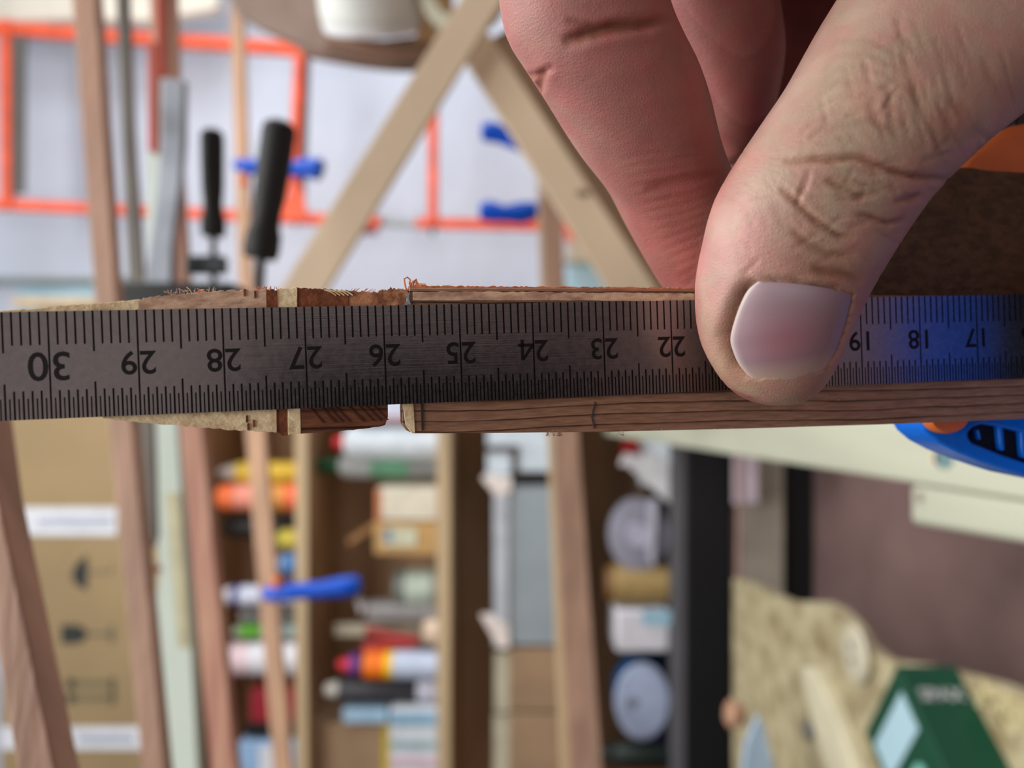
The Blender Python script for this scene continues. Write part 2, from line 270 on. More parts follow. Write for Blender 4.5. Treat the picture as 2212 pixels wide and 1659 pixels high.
build('hub', G().lathe(cc-Vector((0, .006, 0))+Vector((0, 0, .03)), cc+Vector((0, .004, .03)), [(0, .012), (1, .016)], 20), C((120, 128, 140)), t)
build('drum', G().lathe(cc+Vector((0, .008, 0)), cc+Vector((0, .1, 0)), [(0, .09), (1, .09)], 40, sx=.72, up=(0, 0, 1)), C((24, 92, 150)), t)
t = box_item('teal_box', 'blue and purple box behind the pale disc in the bottom bay', 'box', 1398, 1448, 1424, 1604, 2.12, .1, C((24, 100, 152)), 'd'); patch(t, 'purple_band', 1398, 1448, 1560, 1604, 2.118, C((74, 50, 128)))
can_item('dark_bottle', 'dark green glass bottle at the end of the bottom bay', 'bottle', 1640, 26, 2.0, [('neck', 1296, 1330, 14, 18, C((32, 44, 42))), ('body', 1330, 1448, 26, 26, C((26, 38, 34)))], 'd')
box_item('wood_block', 'reddish brown wooden block next to the dark bottle', 'block', 1348, 1448, 1668, 1760, 2.02, .14, C((128, 84, 58)), 'd')
t = thing('pendant_tag', 'pinkish white paper tag hanging by the black cabinet', 'tag', P(1610, 1030, 1.93))
build('body', G().box(P(1640, 1090, 1.93), P(1582, 960, 1.94)), C((216, 202, 212)), t, bevel=.006)
build('cord', G().tube([P(1592, 905, 1.93), P(1596, 1000, 1.925), P(1594, 1260, 1.90), P(1598, 1480, 1.86), P(1594, 1800, 1.84)], .003), C((196, 150, 140)), t)

# tall carton with printed handling symbols (bowl umbrella, glass, upright bars), lying level on the top board
DC = 1.88
ct = thing('shipping_carton', 'large brown carton with umbrella, glass and upright symbols, white tape across', 'box', (Xp(1300, DC), DC+.15, SZ['top']))
build('body', G().box((Xp(1900, DC), DC, SZ['top']), (Xp(880, DC), DC+.3, Zp(2, DC))), carton_m, ct, bevel=.003)
build('tape', G().box((Xp(1156, DC), DC-.002, Zp(252, DC)), (Xp(1096, DC), DC, Zp(2, DC))), paper, ct)
build('tape', G().box((Xp(1618, DC), DC-.002, Zp(306, DC)), (Xp(1570, DC), DC, Zp(2, DC))), paper, ct)
def pr(pts): return G().prism([P(x, y, DC-.0015) for x, y in pts], (0, .001, 0))
lilac = C((150, 158, 178))
for y in (1118, 1130): build('tape_lettering', G().box((Xp(y+6, DC), DC-.003, Zp(244, DC)), (Xp(y, DC), DC-.002, Zp(84, DC))), lilac, ct)
build('tape_lettering', G().box((Xp(1600, DC), DC-.003, Zp(290, DC)), (Xp(1588, DC), DC-.002, Zp(170, DC))), lilac, ct)
build('umbrella_symbol', pr([(188, 1200), (172, 1210), (160, 1225), (154, 1243), (160, 1258), (172, 1268), (188, 1274)]), ink, ct)
um = pr([(188, 1238), (238, 1238), (243, 1230), (240, 1222), (236, 1224), (238, 1232), (234, 1234), (188, 1233)]); build('umbrella_symbol', um, C((112, 104, 78)), ct)
for (xa, ya) in ((146, 1206), (138, 1226), (138, 1248)): build('umbrella_symbol', pr([(xa, ya), (xa-9, ya-3), (xa-9, ya-5), (xa, ya-2)]), C((120, 112, 84)), ct)
build('glass_symbol', pr([(132, 1350), (168, 1350), (182, 1358), (188, 1370), (182, 1382), (168, 1390), (132, 1390)]), ink, ct)
build('glass_symbol', pr([(188, 1367), (236, 1367), (236, 1352), (246, 1352), (246, 1388), (236, 1388), (236, 1373), (188, 1373)]), C((100, 96, 76)), ct)
for y in (1477, 1508):
    build('upright_symbol', pr([(144, y-10), (160, y-10), (160, y+10), (144, y+10)]), ink, ct)
    build('upright_symbol', pr([(162, y-6), (234, y-6), (234, y+6), (162, y+6)]), C((112, 106, 80)), ct)
build('upright_symbol', pr([(238, 1464), (248, 1464), (248, 1522), (238, 1522)]), C((84, 82, 64)), ct)

# ---------------------------------------------------------------- orange frames by the white wall
DF = 2.3
def bar(g, a, b, wpx, D, t=.03, D2=None):
    a0 = P(a[0], a[1], D); b0 = P(b[0], b[1], D2 or D); d = (b0-a0).normalized(); n = Vector((d.z, 0, -d.x)).normalized()*(wpx*.5*D/F)
    return g.prism([a0-n, a0+n, b0+n, b0-n], (0, t, 0))
fr = thing('orange_frame', 'orange-red steel frame with rungs standing before the white wall', 'frame', P(645, 300, DF))
build('post', bar(G(), (-160, 46), (655, 104), 28, DF), orange_paint, fr, bevel=.004)
build('post', bar(G(), (-160, 432), (820, 478), 24, DF), orange_paint, fr, bevel=.004)
build('rung', bar(G(), (8, 40), (10, 450), 22, DF-.01), orange_paint, fr, bevel=.004)
build('rung', bar(G(), (645, 104), (628, 470), 20, DF-.01), orange_paint, fr, bevel=.004)
build('rung', bar(G(), (660, 118), (648, 460), 10, DF+.01), C((112, 84, 82)), fr, label='brown-grey strip painting the shade beside the rung')  # strip colours in the dark shade next to the rung
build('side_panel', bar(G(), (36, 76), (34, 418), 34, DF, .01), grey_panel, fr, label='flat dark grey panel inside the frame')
build('bracket', G().prism([P(600, 470, DF-.012), P(628, 400, DF-.012), P(650, 400, DF-.012), P(665, 480, DF-.012)], (0, .02, 0)), orange_paint, fr)
build('bolt', G().lathe(P(640, 492, DF), P(640, 470, DF), [(0, .004), (1, .008)], 10), steel_bar, fr)
f2 = thing('orange_frame', 'shorter orange-red steel frame behind the crossed pale slats', 'frame', P(935, 480, DF))
build('post', bar(G(), (898, 480), (1420, 490), 22, DF), orange_paint, f2, bevel=.004)
build('rung', bar(G(), (936, 100), (934, 486), 21, DF-.01), orange_paint, f2, bevel=.004)
build('rung', bar(G(), (1236, 100), (1238, 500), 26, DF-.01), orange_paint, f2, bevel=.004)
build('bracket', G().prism([P(1222, 440, DF-.014), P(1252, 440, DF-.014), P(1300, 512, DF-.014), P(1222, 520, DF-.014)], (0, .02, 0)), orange_paint, f2)
build('bolt', G().lathe(P(934, 510, DF), P(934, 486, DF), [(0, .005), (1, .009)], 10), steel_bar, f2)
tag(build('grey_pipe', bar(G(), (800, 476), (912, 484), 14, DF+.02), C((158, 162, 164)), base=P(860, 480, DF)), 'light grey pipe end between the two orange frames', 'pipe')
tag(build('dark_red_block', bar(G(), (772, 494), (812, 496), 16, DF+.0), C((122, 40, 50)), base=P(790, 495, DF), bevel=.003), 'small dark red block on the orange post', 'block')
tag(build('beige_block', G().box(P(1320, 566, 2.45), P(1222, 534, 2.62)), C((190, 180, 158)), base=P(1270, 550, 2.2), bevel=.004), 'beige wooden block under the right orange bracket', 'block')
tag(build('pale_blue_sheet', G().box(P(1400, 640, 2.5), P(1222, 568, 2.62)), blue_panel, base=P(1300, 600, 2.5)), 'pale blue sheet against the wall low behind the slats', 'sheet')
tag(build('cream_cloth', G().prism([P(-100, -120, 2.4), P(480, -120, 2.4), P(470, 20, 2.4), P(330, 44, 2.4), P(160, 42, 2.4), P(-100, 50, 2.4)], (0, .05, 0)), cream_sheet, base=P(200, 0, 2.4), bevel=.01), 'cream cloth hung above the orange frame', 'cloth')

# ---------------------------------------------------------------- wooden strips that cross the view
def strip(name, label, pts, m, thick, cat='wooden strip', group=None, side=None, skew=0):
    """pts: (py, px_left, px_right, D); the strip runs along picture y"""
    g = G(); n = len(pts); vs_ = []; fs_ = []
    for py, xl, xr, D in pts:
        sk = skew*D/F
        vs_ += [P(xl, py, D), P(xr, py, D), P(xr, py, D)+Vector((0, thick, sk)), P(xl, py, D)+Vector((0, thick, sk))]
    for i in range(n-1):
        for k in range(4): fs_.append((i*4+k, i*4+(k+1) % 4, i*4+4+(k+1) % 4, i*4+4+k))
    fs_ += [(3, 2, 1, 0), tuple(n*4-4+k for k in range(4))]
    mid = pts[len(pts)//2]; base = P((mid[1]+mid[2])/2, mid[0], mid[3])
    return tag(build(name, g.add(vs_, fs_), m, base=base, bevel=.0007), label, cat, group)
strip('wooden_strip', 'nearest wooden strip, brown, running past the carton at the picture edge', [(560, -150, -72, .225), (905, -96, -24, .220), (1090, -60, 0, .216), (1800, 60, 148, .205)], rosy, .0105)
strip('wooden_strip', 'rosy brown wooden strip right beside the large carton', [(-300, 128, 188, .50), (0, 155, 207, .48), (640, 204, 250, .455), (920, 236, 286, .44), (1659, 306, 356, .41), (1900, 326, 384, .40)], rosy, .0095)
strip('wooden_strip', 'cedar strip with reddish grain between the white lath and the shelf', [(-300, 318, 374, .66), (0, 322, 374, .65), (320, 340, 384, .65), (640, 362, 406, .64), (930, 388, 436, .62), (1659, 456, 508, .58), (1900, 478, 534, .57)], redwood, .012)
strip('wooden_strip', 'slender tan strip carrying two blue spring clamps', [(-200, 485, 512, 1.15), (30, 498, 524, 1.15), (600, 514, 543, 1.12), (940, 531, 571, 1.05), (1659, 590, 628, .98), (1900, 606, 648, .96)], tanwood, .012)
strip('wooden_strip', 'rosy strip with a pale edge in front of the clear storage box', [(300, 1168, 1212, .98), (600, 1176, 1220, .96), (940, 1196, 1250, .92), (1659, 1232, 1300, .84), (1900, 1244, 1316, .82)], rosy, .012, skew=0)
strip('edging_lath', 'thin pale lath running along the rosy strip by the clear box', [(300, 1158, 1166, .985), (600, 1166, 1174, .965), (940, 1183, 1194, .925), (1659, 1212, 1230, .845), (1900, 1222, 1242, .825)], shelf_wood, .013, 'lath')
cs = bpy.data.objects['wooden_strip.002']
build('red_stripe', G().prism([P(337, -120, .648), P(350, -120, .648), P(354, 165, .648), P(343, 165, .648)], (0, .002, 0)), C((196, 84, 70)), cs)
build('red_stripe', G().prism([P(320, 90, .648), P(330, 90, .648), P(333, 325, .648), P(321, 325, .648)], (0, .012, 0)), C((206, 96, 80)), cs)
l = strip('white_lath', 'whitish foam lath with a cream tape band along it', [(330, 318, 346, .74), (640, 318, 356, .73), (920, 326, 382, .72), (1240, 344, 402, .70), (1300, 338, 408, .70), (1659, 356, 426, .66), (1900, 368, 440, .64)], foam, .012, 'lath')
g = G(); g.prism([P(358, 1065, .709), P(386, 1065, .709), P(410, 1400, .688), P(384, 1400, .688)], (0, .003, 0)); build('tape', g, masking, l)
# crossing pale slats
def slat(name, label, a, b, w0, w1, D, t, m=palewood, D2=None):
    a0 = P(*a, D); b0 = P(*b, D2 or D); d = (b0-a0).normalized(); n = Vector((d.z, 0, -d.x))
    n.normalize(); s0 = n*w0*.5*D/F; s1 = n*w1*.5*(D2 or D)/F
    g = G().prism([a0-s0, a0+s0, b0+s1, b0-s1], (0, t, 0))
    return tag(build(name, g, m, base=a0, bevel=.001), label, 'batten')
slat('wooden_batten', 'pale wooden slat sloping down to the left, uppermost of the crossed pair', (1150, -180), (596, 720), 78, 86, .80, .010)
s = slat('wooden_batten', 'pale wooden slat with a small knot sloping down beside the finger', (985, 30), (1440, 740), 72, 92, .83, .012)
build('knot', G().lathe(P(1259, 418, .829), P(1259, 418, .8305), [(0, .006), (1, .006)], 16, sx=1.2, sy=.7), C((120, 100, 78)), s)
slat('wooden_batten', 'darker brown slat hidden behind the knotted pale slat', (1080, 70), (1462, 690), 60, 66, .88, .02, mat('brown_slat', (150, 124, 98), .6, var=.1, scale=(4, 20, 4)))

# ---------------------------------------------------------------- curved brown board with tub, roll and block at the top of the picture
cb = thing('curved_board', 'curved brown board along the top of the picture below a white tub', 'board', P(720, 0, .95))
build('panel', G().prism([P(x, y, .95) for x, y in ((480, -260), (490, -10), (505, 22), (560, 56), (630, 88), (700, 112), (735, 116), (735, -260))], (0, .02, 0)), C((142, 122, 112)), cb, bevel=.002)
build('rim', G().prism([P(x, y, .94) for x, y in ((700, 66), (760, 80), (830, 84), (905, 74), (985, 50), (985, 110), (940, 128), (860, 132), (780, 120), (700, 100))], (0, .03, 0)), C((128, 98, 80)), cb, bevel=.002)
build('torn_edge', G().prism([P(x, y, .955) for x, y in ((640, 96), (700, 108), (780, 122), (860, 134), (960, 124), (950, 134), (880, 142), (830, 140), (780, 134), (720, 124), (660, 112))], (0, .02, 0)), C((150, 122, 108)), cb)
tb = thing('plastic_tub', 'white translucent plastic tub resting against the curved board', 'tub', P(802, 70, .9))
rr = 107*.9/F
t0 = P(802, 56, .90); ta = Vector((.20, -.12, 0))
build('body', G().lathe(t0, t0+ta, [(0, rr*.90), (.02, rr*.98), (.06, rr), (1, rr*1.02)], 40), mat('milky_plastic', (214, 218, 214), .3, var=.04), tb)
build('foot_rim', G().lathe(t0-ta*.03, t0+ta*.03, [(0, rr*.90), (.4, rr*.97), (1, rr*.97)], 40), C((232, 234, 238)), tb)
tag(build('tan_block', G().box(P(975, 84, .93), P(906, -120, .97)), C((198, 160, 112)), base=P(930, 0, .93), bevel=.002), 'tan wooden block beside the white tub', 'block')
g = G(); cc = P(1000, -30, .86); N = 40; r1, r2 = .050, .034
vs_ = []; fs_ = []
for k in range(N):
    a = 2*math.pi*k/N; d = Vector((math.cos(a), 0, math.sin(a)))
    vs_ += [cc+d*r1, cc+d*r2, cc+d*r2+Vector((0, .02, 0)), cc+d*r1+Vector((0, .02, 0))]
for k in range(N):
    for j in range(4): fs_.append((k*4+j, k*4+(j+1) % 4, ((k+1) % N)*4+(j+1) % 4, ((k+1) % N)*4+j))
tag(build('tape_roll', g.add(vs_, fs_), C((206, 206, 184)), base=cc), 'pale roll of tape partly hidden by the crossing slats', 'tape roll')
bpy.data.objects['tape_roll'].modifiers.new('bevel', 'BEVEL').width = .002

# ---------------------------------------------------------------- bar clamps with black handles
def handle(par, a, b, r, D, m=rubber):
    prof = [(0, .55), (.03, .9), (.08, 1), (.3, .98), (.55, .93), (.68, .82), (.76, .84), (.84, 1.02), (.95, 1.04), (1, .9)]
    build('handle', G().lathe(P(*a, D), P(*b, D), [(t_, r*D/F*q) for t_, q in prof], 28), m, par)
k1 = thing('bar_clamp', 'bar clamp with a short black handle and a bright zinc rail', 'clamp', P(400, 620, .60))
handle(k1, (458, 280), (461, 510), 25, .6)
build('screw', G().tube([P(461, 505, .6), P(462, 720, .6)], 7*.6/F, 12), black, k1)
build('slide', G().box(P(482, 590, .594), P(412, 556, .606)), mat('slate_metal', (64, 74, 80), .4, var=.1), k1, bevel=.002)
build('rail', G().prism([P(x, y, .575) for x, y in ((347, 168), (397, 172), (396, 300), (388, 400), (372, 520), (364, 720), (303, 720), (312, 600), (332, 460), (346, 300))], (0, .008, 0)), silver_bar, k1, bevel=.001)
build('arm', G().box(P(500, 664, .572), P(306, 622, .61)), black, k1, bevel=.003)
k2 = thing('bar_clamp', 'bar clamp with a long black handle and a dull grey rail', 'clamp', P(560, 700, .50))
handle(k2, (606, 262), (562, 558), 37, .5)
build('screw', G().tube([P(564, 550, .5), P(552, 740, .5)], 11*.5/F, 12), black, k2)
build('rail', G().prism([P(x, y, .62) for x, y in ((244, -200), (250, 0), (262, 300), (279, 640), (290, 910), (318, 1160), (330, 1185), (338, 1160), (330, 910), (312, 640), (288, 300), (276, 0), (270, -200))], (0, .006, 0)), steel_bar, k2, bevel=.0008)
build('arm', G().box(P(590, 800, .50), P(290, 730, .62)), black, k2, bevel=.003)
build('rivet', G().lathe(P(337, 1229, .60), P(337, 1229, .612), [(0, .003), (.5, .0042), (1, .0042)], 14, up=(0, 0, 1)), mat('copper', (214, 170, 150), .3, metal=.8), k2)
# ---------------------------------------------------------------- blue spring clamps on the far strips
def spring(label, pts, D, tips):
    t = thing('spring_clamp', label, 'clamp', P(*pts[0][:2], D), 'blue spring clamps on the strips')
    build('handle', G().tube([P(x, y, D) for x, y, r in pts], [r*1.3*D/F for x, y, r in pts], 12), navy_pl, t)
    x, y, r = pts[0]
    build('handle', G().tube([P(a, b+4, D+.028) for a, b, r_ in pts], [r_*.8*D/F for a, b, r_ in pts], 12), navy_pl, t)
    for (x, y) in tips: build('jaw_pad', G().lathe(P(x-9, y, D-.004), P(x+9, y, D-.004), [(0, .006), (.5, .009), (1, .006)], 12), orange_pl, t)
    return t
spring('blue spring clamp behind the long black handle', [(508, 354, 9), (540, 360, 14), (580, 364, 11), (630, 366, 13), (665, 362, 17), (690, 366, 19), (696, 368, 14)], 1.08, [(530, 390)])
spring('upper blue spring clamp beside the sloping knotted slat', [(1040, 284, 14), (1060, 284, 18), (1085, 292, 15), (1110, 300, 17), (1140, 318, 12), (1185, 330, 10)], 1.0, [(1196, 336)])
spring('lower blue spring clamp beside the sloping knotted slat', [(1036, 456, 14), (1055, 456, 18), (1090, 462, 14), (1125, 460, 19), (1160, 454, 14), (1200, 448, 9)], .99, [(1212, 452)])
spring('blue spring clamp gripping the slender strip in front of the shelf', [(568, 1284, 8), (590, 1281, 15), (640, 1277, 14), (690, 1274, 14), (740, 1267, 17), (768, 1264, 17), (778, 1263, 12)], .98, [(598, 1258)])

# ---------------------------------------------------------------- benches on the picture's right (lower in the room)
def on(px, py, hb): D = hb*F/(px-CX); return Vector((Xp(py, D), D, H-hb))
hb = .25
bn = thing('pine_bench', 'pale pine workbench top with a stepped edge and a bluish knot', 'bench', on(1700, 900, hb)-Vector((0, 0, hb*0)))
e0, e1, e2 = on(1300, 938, hb), on(1962, 1042, hb), on(1962, 1132, hb)
build('plank', G().prism([e0, e1, on(2700, 1158, hb), on(2700, 560, hb), Vector((.06, .8, H-hb)), Vector((-.02, 2.0, H-hb))], (0, 0, -.02)), pine, bn, bevel=.002)
build('plank', G().prism([e1+Vector((-.0005, 0, -.001)), e2+Vector((0, 0, -.001)), on(2700, 1262, hb), on(2700, 1158, hb)], (0, 0, -.02)), pine, bn, bevel=.004)
build('knot', G().lathe(on(2038, 992, hb)+Vector((0, 0, .0003)), on(2038, 992, hb)-Vector((0, 0, .003)), [(0, .0055), (1, .005)], 18, sy=1.8, up=(1, 0, 0)), C((100, 128, 130)), bn)
build('knot', G().lathe(on(2018, 992, hb)+Vector((0, 0, .0003)), on(2018, 992, hb)-Vector((0, 0, .003)), [(0, .004), (1, .004)], 14), C((206, 186, 164)), bn)
build('nail_head', G().lathe(on(1985, 1073, hb)+Vector((0, 0, .0003)), on(1985, 1073, hb)-Vector((0, 0, .003)), [(0, .0034), (1, .0034)], 14), C((146, 132, 118)), bn)
for x, y in ((-.06, 1.9), (.02, 1.0)): build('leg', G().box((x-.02, y-.02, FZ), (x+.02, y+.02, H-hb-.02)), pine, bn)
ho = .45
ob = thing('strand_board_bench', 'low bench of rough strand board holding the green box', 'bench', on(1900, 1659, ho))
oe = [on(1583, 1248, ho), on(1700, 1300, ho), on(1768, 1300, ho), on(1806, 1318, ho), on(1838, 1356, ho), on(1862, 1396, ho), on(1900, 1424, ho), on(2000, 1440, ho), on(2130, 1474, ho), on(2400, 1580, ho), on(2400, 2600, ho), Vector((-1.4, .5, H-ho)), Vector((-1.4, ho*F/(1583-CX), H-ho))]
build('top', G().prism(oe, (0, 0, -.022)), osb, ob, bevel=.002)
for x, y in ((-.75, 1.35), (-.6, .75), (-1.3, .75)): build('leg', G().box((x-.03, y-.03, FZ), (x+.03, y+.03, H-ho-.022)), osb, ob)
tag(build('wood_offcut', G().prism([on(x, y, ho-.02)  for x, y in ((1728, 1440), (1752, 1440), (1790, 1520), (1830, 1620), (1850, 1700), (1800, 1700), (1760, 1590), (1738, 1500))], (0, 0, -.02)), C((222, 214, 184)), base=on(1780, 1560, ho), bevel=.003), 'curved pale offcut lying on the strand board', 'offcut')
kb = thing('wooden_disc', 'round pale wooden disc with dark screw holes beside the green box', 'disc', on(1842, 1410, ho))
c0 = on(1842, 1412, ho-.012); build('disc', G().lathe(c0-Vector((0, 0, .012)), c0, [(0, .03), (.7, .036), (1, .032)], 28), C((210, 202, 178)), kb)
for dx, dy in ((.008, .006), (-.010, .004)): build('screw', G().lathe(c0+Vector((dx, dy, -.001)), c0+Vector((dx, dy, .001)), [(0, .006), (1, .005)], 12), C((104, 112, 104)), kb)
tag(build('metal_disc', G().lathe(on(1752, 1578, ho), on(1752, 1578, ho)+Vector((0, 0, .008)), [(0, .014), (.8, .014), (1, .011)], 20), C((112, 114, 112)), base=on(1752, 1578, ho)), 'small grey metal disc on the strand board', 'disc')
ring = thing('wooden_ring', 'pale ring with a reddish centre at the bottom edge of the picture', 'ring', on(1850, 1680, ho))
c0 = on(1852, 1690, ho); build('body', G().lathe(c0, c0+Vector((0, 0, .015)), [(0, .036), (.8, .036), (1, .032)], 32), C((196, 190, 164)), ring); build('centre', G().lathe(c0+Vector((0, 0, .014)), c0+Vector((0, 0, .018)), [(0, .022), (1, .021)], 28), C((130, 96, 84)), ring)
tag(build('blue_wedge', G().prism([P(x, y, 1.08) for x, y in ((1638, 1548), (1650, 1568), (1672, 1659), (1690, 1800), (1590, 1800), (1612, 1610))], (0, .01, 0)), C((176, 204, 232)), base=P(1640, 1600, 1.08), bevel=.001), 'pale blue pointed card standing at the bottom beside the black cabinet', 'card')
tag(build('brown_plug', G().lathe(P(1606, 1545, 1.12), P(1570, 1540, 1.12), [(0, .012), (.3, .018), (.8, .02), (1, .014)], 18), C((190, 146, 118)), base=P(1585, 1542, 1.12)), 'brown wooden plug on the cord next to the pale blue card', 'plug')
for i in range(16):       # wood chips strewn along the board's edge
    x, y = R0.uniform(2110, 2230), 0; y = 1480+(x-2110)*.55+R0.uniform(-12, 60); c0 = on(x, y, ho-.004); a = R0.uniform(0, 3.1); d = Vector((math.cos(a), math.sin(a), 0)); n = Vector((-d.y, d.x, 0)); L_ = R0.uniform(.005, .012)
    tag(build('wood_chip', G().prism([c0-d*L_, c0+n*.003, c0+d*L_, c0-n*.003], (0, 0, -.004)), C((206, 196, 150)), base=c0), 'pale wood chip strewn beside the green box on the strand board', 'wood chip', 'wood chips beside the green box')
# green screw box with white letters
ht = .39; cA = on(1937, 1437, ht); u1 = (on(2040, 1659, ht)-cA).normalized(); u3 = Vector((u1.y, -u1.x, 0))
if u3.dot(on(1852, 1550, ht)-cA) < 0: u3 = -u3
L1, L3, hh = .20, .122, .06; zd = Vector((0, 0, -hh))
gb = thing('screw_box', 'dark green cardboard screw box with white lettering and a white label', 'box', cA+zd)
build('body', G().prism([cA, cA+u1*L1, cA+u1*L1+u3*L3, cA+u3*L3], zd), mat('green_card', (4, 72, 50), .4, var=.06), gb, bevel=.0015)
def onface(o, a, b, pts, m, nm, nrm): return build(nm, G().prism([o+a*p+b*q+nrm*.0012 for p, q in pts], nrm*-.001), m, gb)
up = Vector((0, 0, 1)); lab = mat('pale_label', (176, 210, 222), .5, var=.03)
onface(cA, u1, u3, [(.022, .012), (.062, .012), (.062, .108), (.022, .108)], lab, 'label', up)
onface(cA, u1, u3, [(.088+.010*math.cos(k*.524), .050+.018*math.sin(k*.524)) for k in range(12)], C((120, 190, 172)), 'print_mark', up)
onface(cA, u1, u3, [(.112+.008*math.cos(k*.524), .030+.014*math.sin(k*.524)) for k in range(12)], C((120, 190, 172)), 'print_mark', up)
def text_obj(txt, size, m, M, parent=None, name='lettering', extrude=.00003, align='CENTER', offset=0.0):
    cu = bpy.data.curves.new('t', 'FONT'); cu.body = txt; cu.size = 1; cu.align_x = align; cu.align_y = 'CENTER'; cu.extrude = extrude/size; cu.offset = offset/size; cu.resolution_u = 4
    to = bpy.data.objects.new('t', cu); SC.collection.objects.link(to)
    me = bpy.data.meshes.new_from_object(to.evaluated_get(bpy.context.evaluated_depsgraph_get())); bpy.data.objects.remove(to, do_unlink=True)
    me.transform(Matrix.Diagonal((size, size, size, 1)))
    me.materials.clear(); me.materials.append(m)
    if parent is not None: me.transform(Matrix.Translation(-wloc(parent)) @ M)
    o = bpy.data.objects.new(name, me); SC.collection.objects.link(o)
    if parent is not None: o.parent = parent
    else: o.matrix_world = M
    return o
nf = Vector((u1.y, -u1.x, 0)); nf = nf if nf.dot(u3) < 0 else -nf
xd = Vector((0, 0, -1)); yd = -u1; zz = xd.cross(yd)
o_ = cA+u1*.034+Vector((0, 0, -.030))+nf*.0014
text_obj('SPAX', .0185, C((176, 182, 182)), Matrix(((xd.x, yd.x, zz.x, o_.x), (xd.y, yd.y, zz.y, o_.y), (xd.z, yd.z, zz.z, o_.z), (0, 0, 0, 1))), gb, extrude=.0002, offset=.0006)

# the phone that takes the picture, its back towards the scene (its reflection darkens the ruler)
ph = thing('smartphone', 'black phone held sideways facing the ruler', 'phone', CM @ Vector((.020, -.022, .006)))
build('body', G().prism([CM @ Vector(p) for p in ((-.030, -.056, .006), (.085, -.056, .006), (.085, .016, .006), (-.030, .016, .006))], CM.to_3x3() @ Vector((0, 0, .008))), mat('phone_black', (30, 31, 36), .3), ph, bevel=.003)
# ================================================================ foreground, built in millimetres in the ruler's own frame
TH, SL = .19666, .0375
xr = Vector((math.cos(TH), SL, -math.sin(TH))).normalized(); yr = Vector((0, 1, 0)); yr = (yr-xr*yr.dot(xr)).normalized(); zr = xr.cross(yr)
RO = Vector((-55.85, 2.28, -92.88))
RF = Matrix(((xr.x, yr.x, zr.x, RO.x), (xr.y, yr.y, zr.y, RO.y), (xr.z, yr.z, zr.z, RO.z), (0, 0, 0, 1)))    # ruler -> camera (mm)
MM = Matrix.Diagonal((.001, .001, .001, 1))
RW = CM @ MM @ RF @ Matrix.Diagonal((1000, 1000, 1000, 1))      # ruler frame in metres -> world, rigid
def uv(px, py, w_=0):      # picture point on the plane w_ mm behind the ruler's face
    d = Vector(((px-CX)/F, (CY-py)/F, -1)); o = RO+zr*(-w_)
    t_ = o.dot(zr)/d.dot(zr); p = d*t_-RO
    return (p.dot(xr), p.dot(yr))
def loc_(u, v, w_): return Vector((u, v, -w_))*.001
def near(name, g, m, bevel=0, parent=None, label=None, cat=None, smooth=True):
    me = bpy.data.meshes.new(name); me.from_pydata(g.v, [], g.f)
    bm = bmesh.new(); bm.from_mesh(me); bmesh.ops.recalc_face_normals(bm, faces=bm.faces); bm.to_mesh(me); bm.free(); me.materials.append(m)
    if smooth: me.shade_smooth(); me.set_sharp_from_angle(angle=math.radians(35))
    o = bpy.data.objects.new(name, me); SC.collection.objects.link(o)
    if parent is None: o.matrix_world = RW
    else: o.parent = parent
    if bevel: bv = o.modifiers.new('bevel', 'BEVEL'); bv.width = bevel; bv.segments = 2; bv.limit_method = 'ANGLE'
    if cat: tag(o, label, cat)
    elif label: o['label'] = label
    return o
# ---- materials of the foreground
def steel_material():
    m = bpy.data.materials.new('brushed_steel'); m.use_nodes = True; nt = m.node_tree; b = nt.nodes['Principled BSDF']
    tc = nt.nodes.new('ShaderNodeTexCoord')
    def nz(sc, det=5):
        mp = nt.nodes.new('ShaderNodeMapping'); mp.inputs['Scale'].default_value = sc; nt.links.new(tc.outputs['Object'], mp.inputs[0])
        n = nt.nodes.new('ShaderNodeTexNoise'); n.inputs['Scale'].default_value = 1; n.inputs['Detail'].default_value = det; nt.links.new(mp.outputs[0], n.inputs[0]); return n
    a = nz((60, 5000, 100)); c = nz((900, 900, 900), 8)
    cr = nt.nodes.new('ShaderNodeValToRGB'); cr.color_ramp.elements[0].position = .3; cr.color_ramp.elements[1].position = .75
    cr.color_ramp.elements[0].color = rgb((130, 128, 130)); cr.color_ramp.elements[1].color = rgb((142, 139, 140)); nt.links.new(c.outputs[0], cr.inputs[0])
    nt.links.new(cr.outputs[0], b.inputs['Base Color']); b.inputs['Metallic'].default_value = 1
    mr = nt.nodes.new('ShaderNodeMapRange'); mr.inputs[3].default_value = .2; mr.inputs[4].default_value = .34; nt.links.new(c.outputs[0], mr.inputs[0]); nt.links.new(mr.outputs[0], b.inputs['Roughness'])
    mx = nt.nodes.new('ShaderNodeMath'); mx.operation = 'ADD'; nt.links.new(a.outputs[0], mx.inputs[0]); nt.links.new(c.outputs[0], mx.inputs[1])
    bp = nt.nodes.new('ShaderNodeBump'); bp.inputs['Distance'].default_value = .000012; nt.links.new(mx.outputs[0], bp.inputs['Height']); nt.links.new(bp.outputs[0], b.inputs['Normal'])
    return m
steel = steel_material(); etch = mat('etched_black', (16, 15, 15), .5, metal=.3, var=.2, scale=(2000, 2000, 2000))
